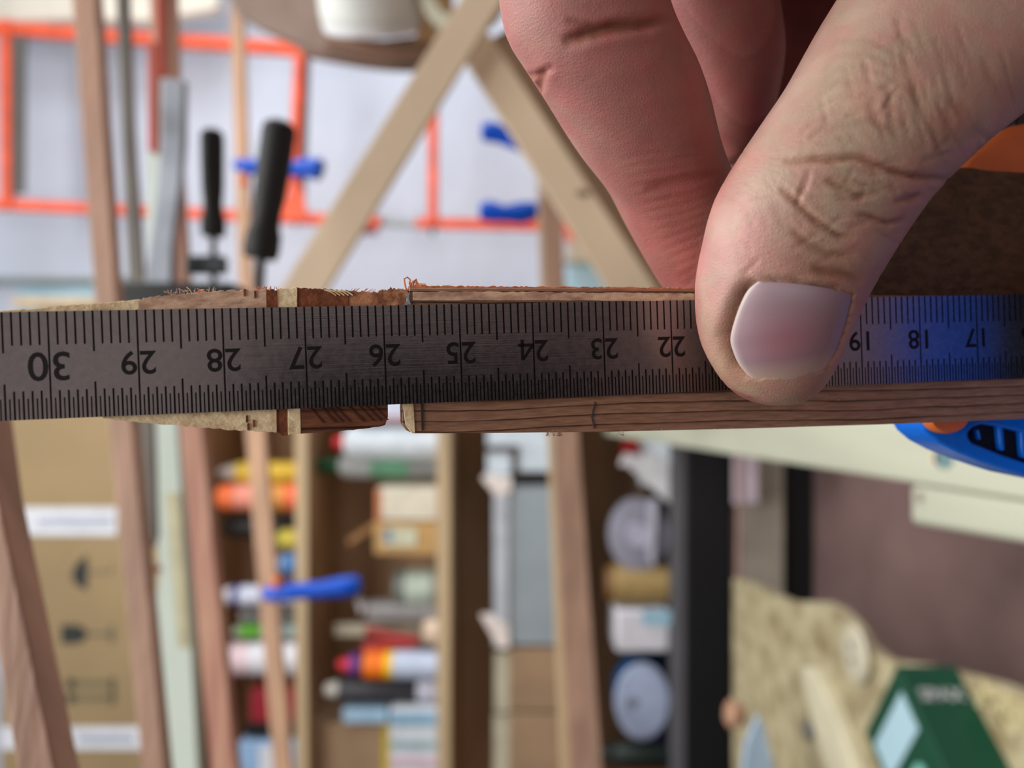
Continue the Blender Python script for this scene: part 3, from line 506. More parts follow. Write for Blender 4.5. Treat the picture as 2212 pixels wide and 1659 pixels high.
def board_material(name, light, dark, line, freq, speck=(226, 200, 170)):
    """long-grained wood: thin wavering dark lines along x with pale fibres"""
    m = bpy.data.materials.new(name); m.use_nodes = True; nt = m.node_tree; b = nt.nodes['Principled BSDF']; L = nt.links.new
    tc = nt.nodes.new('ShaderNodeTexCoord')
    def noi(sc, det=4):
        mp = nt.nodes.new('ShaderNodeMapping'); mp.inputs['Scale'].default_value = sc; L(tc.outputs['Object'], mp.inputs[0])
        n = nt.nodes.new('ShaderNodeTexNoise'); n.inputs['Scale'].default_value = 1; n.inputs['Detail'].default_value = det; L(mp.outputs[0], n.inputs[0]); return n
    def math_(op, a, c_=None, v=None):
        n = nt.nodes.new('ShaderNodeMath'); n.operation = op; L(a, n.inputs[0])
        if c_ is not None: L(c_, n.inputs[1])
        if v is not None: n.inputs[1].default_value = v
        return n.outputs[0]
    sp = nt.nodes.new('ShaderNodeSeparateXYZ'); L(tc.outputs['Object'], sp.inputs[0])
    wob = noi((25, 60, 60), 5)
    yy = math_('ADD', math_('MULTIPLY', sp.outputs['Y'], v=freq), math_('MULTIPLY', wob.outputs[0], v=1.3))
    yy = math_('ADD', yy, math_('MULTIPLY', sp.outputs['X'], v=freq*.018))
    fr_ = math_('FRACT', yy)
    r1 = nt.nodes.new('ShaderNodeValToRGB'); r1.color_ramp.elements[0].position = .0; r1.color_ramp.elements[0].color = (0, 0, 0, 1)
    e = r1.color_ramp.elements; e[1].position = 1; e[1].color = (.35, .35, .35, 1)
    for p_, c_ in ((.04, .1), (.12, 1), (.86, .85), (.96, .5)):
        q = e.new(p_); q.color = (c_, c_, c_, 1)
    L(fr_, r1.inputs[0])
    br = noi((120, 900, 900), 6); fib = noi((350, 2600, 2600), 6)
    line_m = math_('MULTIPLY', math_('SUBTRACT', r1.outputs[0], v=1.0), br.outputs[0]); line_m = math_('ADD', math_('MULTIPLY', line_m, v=1.9), v=1.0)
    c1 = nt.nodes.new('ShaderNodeMix'); c1.data_type = 'RGBA'; c1.inputs[6].default_value = rgb(line); L(line_m, c1.inputs[0])
    c0 = nt.nodes.new('ShaderNodeValToRGB'); c0.color_ramp.elements[0].position = .35; c0.color_ramp.elements[1].position = .65
    c0.color_ramp.elements[0].color = rgb(dark); c0.color_ramp.elements[1].color = rgb(light); L(fib.outputs[0], c0.inputs[0]); L(c0.outputs[0], c1.inputs[7])
    big = noi((1500, 1700, 1700), 3); sr = nt.nodes.new('ShaderNodeValToRGB'); sr.color_ramp.elements[0].position = .70; sr.color_ramp.elements[1].position = .76
    sr.color_ramp.elements[0].color = (0, 0, 0, 1); sr.color_ramp.elements[1].color = (.7, .7, .7, 1); L(big.outputs[0], sr.inputs[0])
    c2 = nt.nodes.new('ShaderNodeMix'); c2.data_type = 'RGBA'; L(sr.outputs[0], c2.inputs[0]); L(c1.outputs[2], c2.inputs[6]); c2.inputs[7].default_value = rgb(speck)
    L(c2.outputs[2], b.inputs['Base Color']); b.inputs['Roughness'].default_value = .55; b.inputs['Specular IOR Level'].default_value = .35
    hsum = math_('ADD', math_('MULTIPLY', line_m, v=1.2), math_('MULTIPLY', fib.outputs[0], v=.9))
    bp = nt.nodes.new('ShaderNodeBump'); bp.inputs['Distance'].default_value = .00012; L(hsum, bp.inputs['Height']); L(bp.outputs[0], b.inputs['Normal'])
    return m
cedar = board_material('cedar_face', (168, 130, 104), (142, 106, 84), (84, 54, 40), 700)
endgrain = board_material('cedar_end_grain', (134, 84, 56), (108, 64, 42), (62, 34, 22), 420)
cream_ply = mat('cream_veneer', (238, 222, 180), .7, col2=(216, 190, 148), scale=(400, 500, 500), detail=6, contrast=(.35, .6), bump=.00025, bscale=(900, 1300, 900))
pink_ply = mat('pink_veneer', (214, 184, 156), .7, col2=(178, 140, 118), scale=(300, 800, 500), detail=6, contrast=(.35, .6), bump=.00025, bscale=(500, 1500, 900))
brown_ply = mat('brown_glue_layer', (140, 82, 50), .75, col2=(96, 52, 32), scale=(900, 500, 500), detail=6, bump=.0003, bscale=(900, 900, 900))
tan_ply = mat('tan_fibre', (196, 142, 104), .7, col2=(142, 90, 62), scale=(600, 900, 900), detail=6, contrast=(.35, .6), bump=.0003, bscale=(900, 1500, 900))
fuzz_m = mat('backlit_fibre', (222, 140, 98), .7, var=.2, scale=(900, 900, 900), bump=.0002)  # orange stands for backlight shining through the frayed fibres
darkboard = mat('dark_brown_board', (96, 70, 48), .7, col2=(76, 54, 36), scale=(500, 900, 900), detail=8, contrast=(.38, .62), bump=.0002, bscale=(1500, 1500, 1500))

# ---- steel rule: every graduation is a cut groove
rule = thing('steel_ruler', 'engraved stainless steel ruler with numbers upside down, pinched under the thumb', 'ruler'); rule.matrix_world = RW
U0, U1, HW, DEP = -40.0, 190.0, 6.5, .09
cols = []      # (u0,u1, top depth of groove in mm from top edge, from bottom edge)
u = -40.0
for k in range(-80, 381):
    uc = k*.5; mm_ = k % 2 == 0; cm = k % 20 == 0; hc = k % 10 == 0 and not cm
    lt = 0 if not mm_ else (13 if cm else (4.95 if hc else 4.05)); lb = 13 if cm else (4.35 if hc else (3.45 if mm_ else 2.55))
    wd = .085 if not mm_ else (.11 if cm else .115)
    cols.append((uc-wd, uc+wd, lt, lb))
rows = sorted({6.5, 6.5-4.05, 6.5-4.95, -6.5+4.35, -6.5+3.45, -6.5+2.55, -6.5})
gs, gg = G(), G()
def isg(c, va, vb):
    vm = (va+vb)/2; return vm > 6.5-c[2] or vm < -6.5+c[3]
# bottom edge marks are narrower than the top ones
prev = U0
def quad(g_, a, b, c, d): n = len(g_.v); g_.v += [a, b, c, d]; g_.f.append((n, n+1, n+2, n+3))
for c in cols:
    a, b = c[0], c[1]
    if a > prev: 
        quad(gs, loc_(prev, -HW, 0), loc_(a, -HW, 0), loc_(a, HW, 0), loc_(prev, HW, 0))
    wb = .055
    for va, vb in zip(rows[:-1], rows[1:]):
        if isg(c, va, vb):
            low = vb <= 0 and c[3] < 13
            a2, b2 = a, b
            quad(gg, loc_(a2, va, DEP), loc_(b2, va, DEP), loc_(b2, vb, DEP), loc_(a2, vb, DEP))
            quad(gg, loc_(a2, va, 0), loc_(a2, va, DEP), loc_(a2, vb, DEP), loc_(a2, vb, 0)); quad(gg, loc_(b2, va, 0), loc_(b2, va, DEP), loc_(b2, vb, DEP), loc_(b2, vb, 0))
        else: quad(gs, loc_(a, va, 0), loc_(b, va, 0), loc_(b, vb, 0), loc_(a, vb, 0))
    prev = b
T = .55
for a, b in (((U0, HW), (U1, HW)), ((U0, -HW), (U1, -HW))):
    quad(gs, loc_(a[0], a[1], 0), loc_(b[0], b[1], 0), loc_(b[0], b[1], T), loc_(a[0], a[1], T))
quad(gs, loc_(U0, -HW, T), loc_(U1, -HW, T), loc_(U1, HW, T), loc_(U0, HW, T))
quad(gs, loc_(U0, -HW, 0), loc_(U0, HW, 0), loc_(U0, HW, T), loc_(U0, -HW, T)); quad(gs, loc_(U1, -HW, 0), loc_(U1, HW, 0), loc_(U1, HW, T), loc_(U1, -HW, T))
def raw(name, g_, m, parent):
    me = bpy.data.meshes.new(name); me.from_pydata(g_.v, [], g_.f); me.materials.append(m); o = bpy.data.objects.new(name, me); SC.collection.objects.link(o); o.parent = parent; return o
raw('blade', gs, steel, rule)
sg = raw('graduation_marks', gg, etch, rule); sg['kind'] = 'stuff'
SQ = Matrix.Rotation(math.pi, 4, 'Z')
for n_ in range(12, 34):
    uc = (300-n_*10)
    big = n_ == 30; sz = 4.9 if big else 4.05; s_ = str(n_); vv = .15 if not big else .05
    for j, ch in enumerate(s_):
        off = (1.28 if big else 1.10)*(1 if j == 0 else -1)
        M_ = Matrix.Translation(loc_(uc+off, vv, -.012)) @ SQ
        if ch == '4':
            g4_ = G(); S_ = sz*.001
            for q4 in (((.06, -.35), (.17, -.35), (.17, .35), (.06, .35)), ((-.27, -.21), (.27, -.21), (.27, -.11), (-.27, -.11)), ((-.27, -.19), (-.27, -.09), (.06, .35), (.12, .27), (-.15, -.13))): g4_.prism([(x*S_, y*S_, 0) for x, y in q4], (0, 0, .00001))
            m4 = bpy.data.meshes.new('numeral'); m4.from_pydata(g4_.v, [], g4_.f); m4.materials.append(etch); m4.transform(M_)
            o4 = bpy.data.objects.new('numeral', m4); SC.collection.objects.link(o4); o4.parent = rule; continue
        cu = text_obj(ch, sz*.001, etch, Matrix.Identity(4), None, 'numeral', extrude=.000008, offset=.00005)
        cu.data.transform(M_); cu.matrix_world = Matrix.Identity(4); cu.parent = rule

# ---- long cedar board behind the ruler, held against it
W0 = .62
def poly(pts, w0, w1, jag=0, seed=1):
    rr_ = random.Random(seed); q = [uv(x, y, w0) for x, y in pts]
    return G().prism([loc_(a, b, w0) for a, b in q], [loc_(a, b, w1) for a, b in q])
cp = [(884, 622), (1000, 622), (1200, 622.5), (1400, 624), (1510, 625), (1830, 637), (2212, 640), (2600, 652), (2600, 880), (2212, 905), (1900, 917), (1600, 926), (1300, 933), (1100, 935), (960, 936), (893, 936), (878, 930), (869, 918), (868, 880), (870, 800), (878, 700), (882, 655)]
cb2 = near('cedar_board', poly(cp, W0, 5.6), cedar, bevel=.00012, label='long cedar board with dark grain lines lying behind the ruler, right of the gap', cat='board')
def rline(pts, seed, amp, n, sub=6):
    rr_ = random.Random(seed); out = []
    for (x0, y0), (x1, y1) in zip(pts[:-1], pts[1:]):
        for k in range(n):
            t_ = k/n; out.append((x0+(x1-x0)*t_, y0+(y1-y0)*t_+rr_.uniform(-amp, amp)))
    return out+[pts[-1]]
def jagged(name, top, bot, w0, w1, m, parent, seed=3, amp=2.5, n=14, label=None):
    t_ = rline(top, seed, amp, n); b_ = rline(bot, seed+9, amp*.5, max(2, n//3))
    return near(name, poly(t_+b_[::-1], w0, w1), m, parent=parent, label=label, bevel=.00005)
jagged('light_rabbet', [(892, 630), (1200, 631), (1500, 634)], [(892, 649), (1200, 649), (1500, 652)], .4, .9, pink_ply, cb2, 5, 1.2, 30, 'pale fibrous upper edge')
jagged('fuzzy_edge', [(884, 617), (1200, 619), (1515, 622)], [(884, 627), (1200, 629), (1515, 631)], .9, 3, fuzz_m, cb2, 8, 1.6, 60, 'frayed edge, reddish backlight painted into its colour')
jagged('pale_end', [(870, 874), (884, 868), (893, 868)], [(876, 918), (888, 934), (897, 936)], .5, .8, cream_ply, cb2, 12, 1.5, 6, 'cream chipped end')
near('pencil_line', poly([(909, 872), (914, 872), (915, 930), (911, 930)], .5, .7), ink, parent=cb2)
near('pencil_line', poly([(1284, 868), (1287, 868), (1280, 900), (1286, 925), (1283, 926), (1277, 900)], .5, .7), mat('grey_pencil', (70, 68, 66), .8), parent=cb2)
near('paint_smear', poly([(878, 636), (883, 632), (884, 648), (888, 658), (872, 658), (880, 648)], .35, .6), mat('blue_grey_paint', (150, 176, 186), .6, scale=(900, 900, 900)), parent=cb2)

# ---- layered plywood block with its split end, left of the gap
pb = near('plywood_block', poly([(-200, 700), (300, 676), (500, 664), (640, 662), (760, 662), (836, 700), (838, 900), (832, 918), (818, 922), (650, 930), (400, 880), (-200, 860)], .9, 5.4), endgrain, label='layered plywood block with a splintered edge behind the ruler, left of the gap', cat='board')
J = jagged
J('cream_layer', [(-200, 690), (0, 671), (120, 662), (240, 653), (300, 646)], [(-200, 712), (300, 700)], W0, 4.5, cream_ply, pb, 21, 1.2, 12)
J('cream_layer', [(300, 646), (340, 641), (400, 634), (470, 629), (520, 627), (577, 624)], [(300, 700), (580, 690)], W0, 4.5, pink_ply, pb, 23, 2.6, 12)
J('brown_layer', [(574, 624), (598, 627)], [(576, 690), (600, 690)], W0-.1, 4.5, brown_ply, pb, 27, 2, 6)
J('cream_layer', [(597, 624), (642, 622)], [(600, 690), (642, 690)], W0, 4.5, cream_ply, pb, 29, 1.5, 10)
J('brown_layer', [(640, 622), (700, 624), (752, 627)], [(642, 690), (756, 690)], W0+.1, 4.5, brown_ply, pb, 31, 1.5, 16)
J('fibre_layer', [(750, 627), (815, 630), (845, 622), (881, 627)], [(756, 700), (870, 700)], W0+.2, 3.6, tan_ply, pb, 33, 2.6, 14)
def low(name, top, bot, m, seed, amp=1.5, w0=W0, n=8):
    b_ = rline(bot, seed, amp, n); return near(name, poly(top+b_[::-1], w0, 5), m, parent=pb, bevel=.00005)
low('cream_layer', [(200, 850), (597, 850)], [(222, 904), (300, 912), (400, 921), (500, 929), (560, 932), (598, 934)], cream_ply, 41)
low('brown_layer', [(596, 850), (622, 850)], [(598, 934), (608, 940), (622, 940)], brown_ply, 43, 2, W0+.15, 4)
low('cream_layer', [(621, 850), (648, 850)], [(622, 940), (636, 938), (650, 936)], cream_ply, 45, 1.5, W0, 5)
low('end_grain', [(647, 850), (837, 850)], [(649, 937), (740, 931), (800, 924), (822, 920), (833, 914), (838, 900)], endgrain, 47, .8, W0+.05, 8)
for k, (x, y) in enumerate(((528, 632), (551, 636), (536, 922), (548, 915), (533, 905))):
    near('dark_fleck', poly([(x-2, y-7), (x+2, y-8), (x+3, y+6), (x-2, y+8)], .5, .8), brown_ply, parent=pb)
for k in range(8):       # slanting growth lines on the end grain
    x = 660+k*21+R0.uniform(-7, 7); near('growth_line', poly([(x, 872), (x+2.2, 871), (x+40+R0.uniform(-4, 4), 913-k*.9), (x+37, 914-k*.9)], .55, .8), mat('dark_growth', (74, 40, 26), .8), parent=pb)
def hair(par, pts, r, m=fuzz_m, w_=1.2):
    near('splinter', G().tube([loc_(*uv(x, y, w_), w_) for x, y in pts], r*.001, 5), m, parent=par)
hair(cb2, [(878, 628), (874, 612), (873, 602), (880, 599), (886, 604), (884, 614)], .12)
hair(cb2, [(890, 626), (892, 608), (898, 604), (900, 612), (906, 616), (912, 614)], .2)
hair(cb2, [(886, 625), (900, 618), (914, 617), (920, 616)], .3); hair(cb2, [(880, 630), (888, 612), (896, 610)], .16)
for k in range(26):
    x = R0.uniform(360, 470); y = 634-(x-400)*.06; hair(pb, [(x, y+4), (x+R0.uniform(-6, 3), y-R0.uniform(2, 8)), (x+R0.uniform(-12, 6), y-R0.uniform(2, 12))], R0.uniform(.02, .05), pink_ply)
hair(pb, [(414, 634), (410, 626), (403, 620)], .05, cream_ply); hair(pb, [(424, 634), (433, 628), (441, 627)], .14); hair(pb, [(428, 628), (436, 631), (430, 634)], .12)
for k in range(40):
    x = R0.uniform(545, 610); hair(pb, [(x, 630), (x+R0.uniform(-5, 5), 624-R0.uniform(0, 7))], R0.uniform(.02, .07))
for k in range(36):
    x = R0.uniform(650, 880); y = 627; hair(pb, [(x, y+3), (x+R0.uniform(3, 12), y-R0.uniform(0, 5))], R0.uniform(.02, .06))
for k in range(5): x = 700+k*9; hair(pb, [(x, 626), (x+14, 630), (x+26, 638)], .1, cream_ply, .7)
for k in range(16):
    x = R0.choice((1195, 1330))+R0.uniform(-18, 18); hair(cb2, [(x, 933), (x+R0.uniform(-6, 6), 937+R0.uniform(0, 6)), (x+R0.uniform(-9, 9), 938+R0.uniform(0, 4))], R0.uniform(.02, .05), tan_ply)

# ---- dark brown board upright behind the thumb
q = [(1640, 352), (2062, 360), (2100, 362), (2140, 368), (2212, 372), (2600, 380), (2600, 700), (1640, 690)]
near('brown_board', poly(q, 6.2, 11), darkboard, bevel=.0002, label='dark brown board standing behind the thumb and above the ruler', cat='board')

# ---- big blue spring clamp holding the stack at the right
sc = thing('spring_clamp', 'large blue spring clamp with orange pads gripping the right end of the boards', 'clamp'); sc.matrix_world = RW
def pw(pts, w0, w1, name, m, bevel=.0006, label=None): return near(name, poly(pts, w0, w1), m, bevel=bevel, parent=sc, label=label)
outer = [(1985, 880), (1992, 915), (2004, 935), (2030, 957), (2070, 978), (2120, 998), (2170, 1015), (2212, 1028), (2300, 1046), (2500, 1060), (2700, 1062), (2700, 890), (2500, 870), (2212, 860), (2050, 862)]
win = [(2092, 944), (2092, 934), (2104, 922), (2122, 916), (2160, 922), (2212, 934), (2300, 950), (2560, 975), (2560, 1030), (2400, 1024), (2212, 998), (2170, 984), (2130, 968), (2100, 956)]
# rim = outer ring minus window, as a bridged annulus
def annulus(o_pts, i_pts, w0, w1):
    bm = bmesh.new()
    def loop(pts): 
        vs2 = [bm.verts.new(loc_(*uv(x, y, w0), w0)) for x, y in pts]; return [bm.edges.new((vs2[i], vs2[(i+1) % len(vs2)])) for i in range(len(vs2))]
    ed = loop(o_pts)+loop(i_pts); bmesh.ops.triangle_fill(bm, edges=ed, use_beauty=True)
    r_ = bmesh.ops.extrude_face_region(bm, geom=list(bm.faces)); bmesh.ops.translate(bm, verts=[v for v in r_['geom'] if isinstance(v, bmesh.types.BMVert)], vec=loc_(0, 0, w1-w0))
    g = G(); bm.verts.index_update(); g.v = [v.co.copy() for v in bm.verts]; g.f = [tuple(v.index for v in f.verts) for f in bm.faces]; bm.free(); return g
near('handle', annulus(outer, win, 7.5, 15), blue_pl, bevel=.0005, parent=sc)
pw([(2080, 905), (2600, 905), (2600, 1050), (2212, 1010), (2090, 960)], 9.2, 10, 'handle_web', mat('dark_window_web', (4, 8, 22), .7), 0)  # web coloured near black so the handle windows look dark
for a in ((2112, 928, 2118, 950), (2158, 918, 2170, 974), (2206, 930, 2218, 990), (2262, 940, 2274, 1004)): pw([(a[0], a[1]), (a[2]-2, a[1]), (a[2]+2, a[3]), (a[0]+4, a[3])], 8.0, 9.3, 'handle_rib', blue_pl, .0003)
near('pivot', G().lathe(loc_(*uv(2040, 898, 7), 5.7), loc_(*uv(2040, 898, 7), 8), [(0, .0026), (.3, .0029), (1, .0029)], 28, sx=1.35), orange_pl, parent=sc, label='orange round pivot')
pw([(2070, 366), (2100, 330), (2150, 296), (2190, 270), (2280, 250), (2280, 420), (2070, 420)], 11.2, 17, 'jaw_pad', orange_pl, .001, 'orange rear pad above the brown board')
pw([(2196, 252), (2204, 238), (2300, 236), (2300, 282), (2200, 284), (2192, 274)], 12, 20, 'spring_end', black, .001)
pw([(2196, 284), (2420, 270), (2420, 500), (2196, 500)], 17, 22, 'jaw', C((120, 34, 16)), .001, 'dark orange rear jaw')
# front jaw stands proud of the ruler just beyond the picture's right edge
g = G().box((.1462, -.012, .0135), (.180, .0155, .042)); near('jaw', g, navy_pl, bevel=.002, parent=sc)  # darker blue than the handle to mute its reflection in the ruler
g = G().box((.1455, -.009, .0002), (.172, .012, .014)); near('jaw_pad', g, rubber, bevel=.0015, parent=sc, label='black front pad')  # out of view, deepened so the ruler's reflection falls to black
g = G().box((.166, -.030, -.020), (.192, -.0105, .040)); near('jaw_bridge', g, blue_pl, bevel=.002, parent=sc)

# ================================================================ the hand
def cm_(px, py, D): return Vector(((px-CX)/F*D, (CY-py)/F*D, -D))     # camera space, mm
def ring_loft(st, n=40, m_=2.2):
    """st: (left point, right point, depth, half thickness) in pixels and mm; closes both ends"""
    vs_ = []; fs_ = []
    dense = []
    K = 5
    def cr_(p0, p1, p2, p3, t_): return .5*((2*p1)+(-p0+p2)*t_+(2*p0-5*p1+4*p2-p3)*t_*t_+(-p0+3*p1-3*p2+p3)*t_**3)
    arr = [np.array([*cm_(*a, d), *cm_(*b, d if len(r)==4 else r[4]), h]) for r in st for a, b, d, h in [r[:4]]]
    for i in range(len(arr)-1):
        p0, p1, p2, p3 = arr[max(i-1, 0)], arr[i], arr[i+1], arr[min(i+2, len(arr)-1)]
        for k in range(K): dense.append(cr_(p0, p1, p2, p3, k/K))
    dense.append(arr[-1])
    ctr = [(Vector(a[:3])+Vector(a[3:6]))/2 for a in dense]
    for i, a in enumerate(dense):
        L_, R_, h = Vector(a[:3]), Vector(a[3:6]), max(a[6], .15); c = ctr[i]
        ax = (ctr[min(i+1, len(ctr)-1)]-ctr[max(i-1, 0)]).normalized(); hx = (R_-L_)/2
        nn = hx.normalized().cross(ax).normalized()
        if nn.z < 0: nn = -nn
        for k in range(n):
            q = 2*math.pi*k/n; cs, sn = math.cos(q), math.sin(q)
            vs_.append(c+hx*(math.copysign(abs(cs)**(2/m_), cs))+nn*(h*math.copysign(abs(sn)**(2/m_), sn)))
    for i in range(len(dense)-1):
        for k in range(n): fs_.append((i*n+k, i*n+(k+1) % n, (i+1)*n+(k+1) % n, (i+1)*n+k))
    fs_ += [tuple(range(n))[::-1], tuple((len(dense)-1)*n+k for k in range(n))]
    return vs_, fs_
thumb = [((1630, 857), (1680, 858), 106.5, 1.6), ((1583, 838), (1738, 843), 105.8, 4.2), ((1545, 802), (1775, 818), 104.6, 6.0), ((1516, 748), (1803, 775), 103.2, 7.2), ((1505, 690), (1828, 715), 102, 8.0), ((1503, 620), (1848, 672), 101, 8.6),
    ((1514, 556), (1884, 596), 100, 9.2), ((1540, 450), (1934, 515), 98.5, 9.8), ((1582, 366), (1990, 436), 97.5, 10.6), ((1645, 268), (2062, 366), 97, 10.8), ((1700, 185), (2135, 305), 97, 10.6), ((1757, 82), (2225, 235), 98, 10.6), ((1806, 0), (2310, 168), 99, 11), ((1890, -130), (2440, 60), 102, 12.5), ((2000, -330), (2600, -100), 108, 14), ((2160, -560), (2780, -280), 118, 16), ((2330, -820), (2960, -560), 130, 17)]
index = [((1530, 700), (1588, 700), 122.5, 1.8), ((1486, 684), (1622, 684), 122, 4.8), ((1448, 640), (1640, 648), 121.5, 6.6), ((1405, 580), (1632, 590), 121, 7.4), ((1352, 488), (1612, 500), 119, 8.2), ((1308, 405), (1592, 400), 116, 8.8), ((1240, 315), (1556, 300), 112, 9.3), ((1176, 214), (1530, 196), 108, 9.6), ((1140, 160), (1504, 128), 106, 9.6), ((1098, 92), (1470, 66), 104.5, 9.7), ((1080, 20), (1440, -4), 103.5, 10), ((1070, -100), (1420, -130), 103, 10.2), ((1080, -300), (1420, -340), 104, 10), ((1160, -520), (1500, -500), 108, 10.2), ((1380, -760), (1640, -600), 114, 11), ((1700, -980), (1900, -720), 122, 12)]
middle = [((1570, 350), (1608, 350), 134, 2.5), ((1530, 300), (1640, 318), 134, 6), ((1498, 220), (1668, 240), 133, 8), ((1450, 110), (1690, 110), 131, 9), ((1400, -20), (1670, -30), 129, 9.5), ((1370, -180), (1640, -200), 128, 9.8), ((1360, -420), (1640, -440), 128, 10), ((1480, -640), (1740, -600), 130, 10.5), ((1760, -900), (1980, -720), 134, 12)]
ringf = [((1590, 470), (1650, 470), 152, 2.5), ((1530, 420), (1720, 430), 152, 6.5), ((1500, 300), (1790, 300), 150, 9), ((1540, 120), (1850, 120), 149, 9.5), ((1550, -200), (1850, -220), 147, 10), ((1600, -460), (1860, -440), 147, 10), ((1820, -820), (2040, -700), 148, 12)]
pinky = [((1760, 250), (1800, 250), 166, 2.5), ((1720, 200), (1850, 210), 166, 6), ((1700, 60), (1900, 70), 165, 8), ((1690, -150), (1890, -160), 164, 8.5), ((1720, -400), (1920, -380), 163, 9), ((1900, -760), (2100, -660), 162, 11)]
V, Fc = [], []
def addp(vf):
    n = len(V); V.extend(vf[0]); Fc.extend([tuple(i+n for i in f) for f in vf[1]])
for s_ in (thumb, index, middle, ringf, pinky): addp(ring_loft(s_))
# palm, wrist and forearm: width runs away from the camera, thickness lies across the picture
def slab(st, n=48):
    vs_, fs_ = [], []
    K = 6; arr = [np.array([*c, *a, *b], dtype=float) for c, a, b in st]; dense = []
    for i in range(len(arr)-1):
        p0, p1, p2, p3 = arr[max(i-1, 0)], arr[i], arr[i+1], arr[min(i+2, len(arr)-1)]
        for k in range(K):
            t_ = k/K; dense.append(.5*((2*p1)+(-p0+p2)*t_+(2*p0-5*p1+4*p2-p3)*t_*t_+(-p0+3*p1-3*p2+p3)*t_**3))
    dense.append(arr[-1])
    for a in dense:
        c, A, B = Vector(a[:3]), Vector(a[3:6]), Vector(a[6:9])
        for k in range(n):
            q = 2*math.pi*k/n; cs, sn = math.cos(q), math.sin(q); vs_.append(c+A*math.copysign(abs(cs)**.8, cs)+B*math.copysign(abs(sn)**.8, sn))
    for i in range(len(dense)-1):
        for k in range(n): fs_.append((i*n+k, i*n+(k+1) % n, (i+1)*n+(k+1) % n, (i+1)*n+k))
    fs_ += [tuple(range(n))[::-1], tuple((len(dense)-1)*n+k for k in range(n))]
    return vs_, fs_
addp(slab([((42, 112, -142), (-7, 8, 0), (4, 3, 30)), ((56, 118, -142), (-6, 14, 0), (4, 3, 38)), ((84, 116, -142), (-3, 16, 0), (3, 2, 40)), ((118, 108, -142), (-1, 17, 0), (2, 0, 37)), ((146, 106, -143), (0, 18, 0), (0, 0, 30)), ((172, 110, -145), (0, 19, 0), (0, 0, 28)), ((230, 122, -150), (0, 23, 0), (0, 0, 32)), ((330, 140, -155), (0, 30, 0), (0, 0, 38))]))
addp(ring_loft([((1500, -130), (1900, -180), 112, 6), ((1440, -260), (2050, -330), 114, 9), ((1440, -420), (2200, -520), 118, 12), ((1560, -620), (2380, -760), 124, 15), ((1800, -900), (2500, -980), 130, 16)]))
addp(slab([((98, 84, -128), (-8, 12, 0), (4, 2, 20)), ((120, 96, -132), (-8, 12, 0), (4, 2, 22)), ((146, 104, -138), (-4, 12, 0), (2, 2, 20))], 36))
me = bpy.data.meshes.new('hand_raw'); me.from_pydata([v*.001 for v in V], [], Fc)
bm = bmesh.new(); bm.from_mesh(me); bmesh.ops.recalc_face_normals(bm, faces=bm.faces); bm.to_mesh(me); bm.free()
ho_ = bpy.data.objects.new('person', me); SC.collection.objects.link(ho_)
rm = ho_.modifiers.new('r', 'REMESH'); rm.mode = 'VOXEL'; rm.voxel_size = .0008; rm.use_smooth_shade = True
sm_ = ho_.modifiers.new('s', 'SMOOTH'); sm_.factor = .5; sm_.iterations = 4
ss = ho_.modifiers.new('d', 'SUBSURF'); ss.levels = 1; ss.render_levels = 1
dg = bpy.context.evaluated_depsgraph_get(); me2 = bpy.data.meshes.new_from_object(ho_.evaluated_get(dg)); ho_.modifiers.clear(); ho_.data = me2; bpy.data.meshes.remove(me)
co = np.empty(len(me2.vertices)*3, np.float32); me2.vertices.foreach_get('co', co); co = co.reshape(-1, 3)
no = np.empty(len(me2.vertices)*3, np.float32); me2.vertices.foreach_get('normal', no); no = no.reshape(-1, 3)
px_ = CX+F*co[:, 0]/-co[:, 2]; py_ = CY-F*co[:, 1]/-co[:, 2]; dep = -co[:, 2]*1000
disp = np.zeros(len(co)); tone = np.zeros(len(co))
pxw = px_+2.5*np.sin(py_/37+1)+.9*np.sin(px_/15+py_/29); pyw = py_+3.2*np.sin(px_/41)+1.1*np.sin(px_/14.3+py_/31)+.5*np.sin(px_/6.1-py_/7)
def dpoly(pts):
    best = np.full(len(co), 1e9); tt = np.zeros(len(co)); n = len(pts)-1
    for i in range(n):
        (x0, y0), (x1, y1) = pts[i], pts[i+1]; dx, dy = x1-x0, y1-y0; t_ = np.clip(((pxw-x0)*dx+(pyw-y0)*dy)/(dx*dx+dy*dy), 0, 1)
        d = np.hypot(pxw-x0-t_*dx, pyw-y0-t_*dy); m_ = d < best; best[m_] = d[m_]; tt[m_] = (i+t_[m_])/n
    return best, tt
frontm = (no[:, 2] > -.1)
thl_y = np.array([-900, -330, -130, 0, 82, 185, 268, 366, 450, 556, 620, 690, 748, 802, 838, 860]); thl_x = np.array([2400, 2000, 1890, 1806, 1757, 1700, 1645, 1582, 1540, 1514, 1503, 1505, 1516, 1545, 1583, 1640])
sid = px_-np.interp(py_, thl_y, thl_x)
th_m = frontm & (sid > -8) & (dep < 108)
ix_m = frontm & (dep < 126) & (sid <= -8)
def crease(pts, wpx, depth, tn=.5, mask=None):
    d, t_ = dpoly(pts); m_ = (th_m if mask is None else mask); fade = np.clip(np.minimum(t_, 1-t_)*5, 0, 1)**.6
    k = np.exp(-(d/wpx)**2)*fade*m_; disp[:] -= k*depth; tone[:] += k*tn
    k2 = np.exp(-((d-wpx*2.2)/(wpx*1.3))**2)*fade*m_; disp[:] += k2*depth*.18
crease([(1690, 343), (1760, 342), (1860, 345), (1920, 366), (1980, 380), (2050, 386)], 7, .55, .9)
crease([(1684, 402), (1712, 428), (1745, 455), (1780, 486), (1815, 508), (1850, 520)], 6, .45, .8)
crease([(1780, 384), (1815, 408), (1850, 422), (1890, 432)], 6, .35, .6)
crease([(1850, 466), (1885, 472), (1920, 482), (1965, 472)], 6, .35, .7)
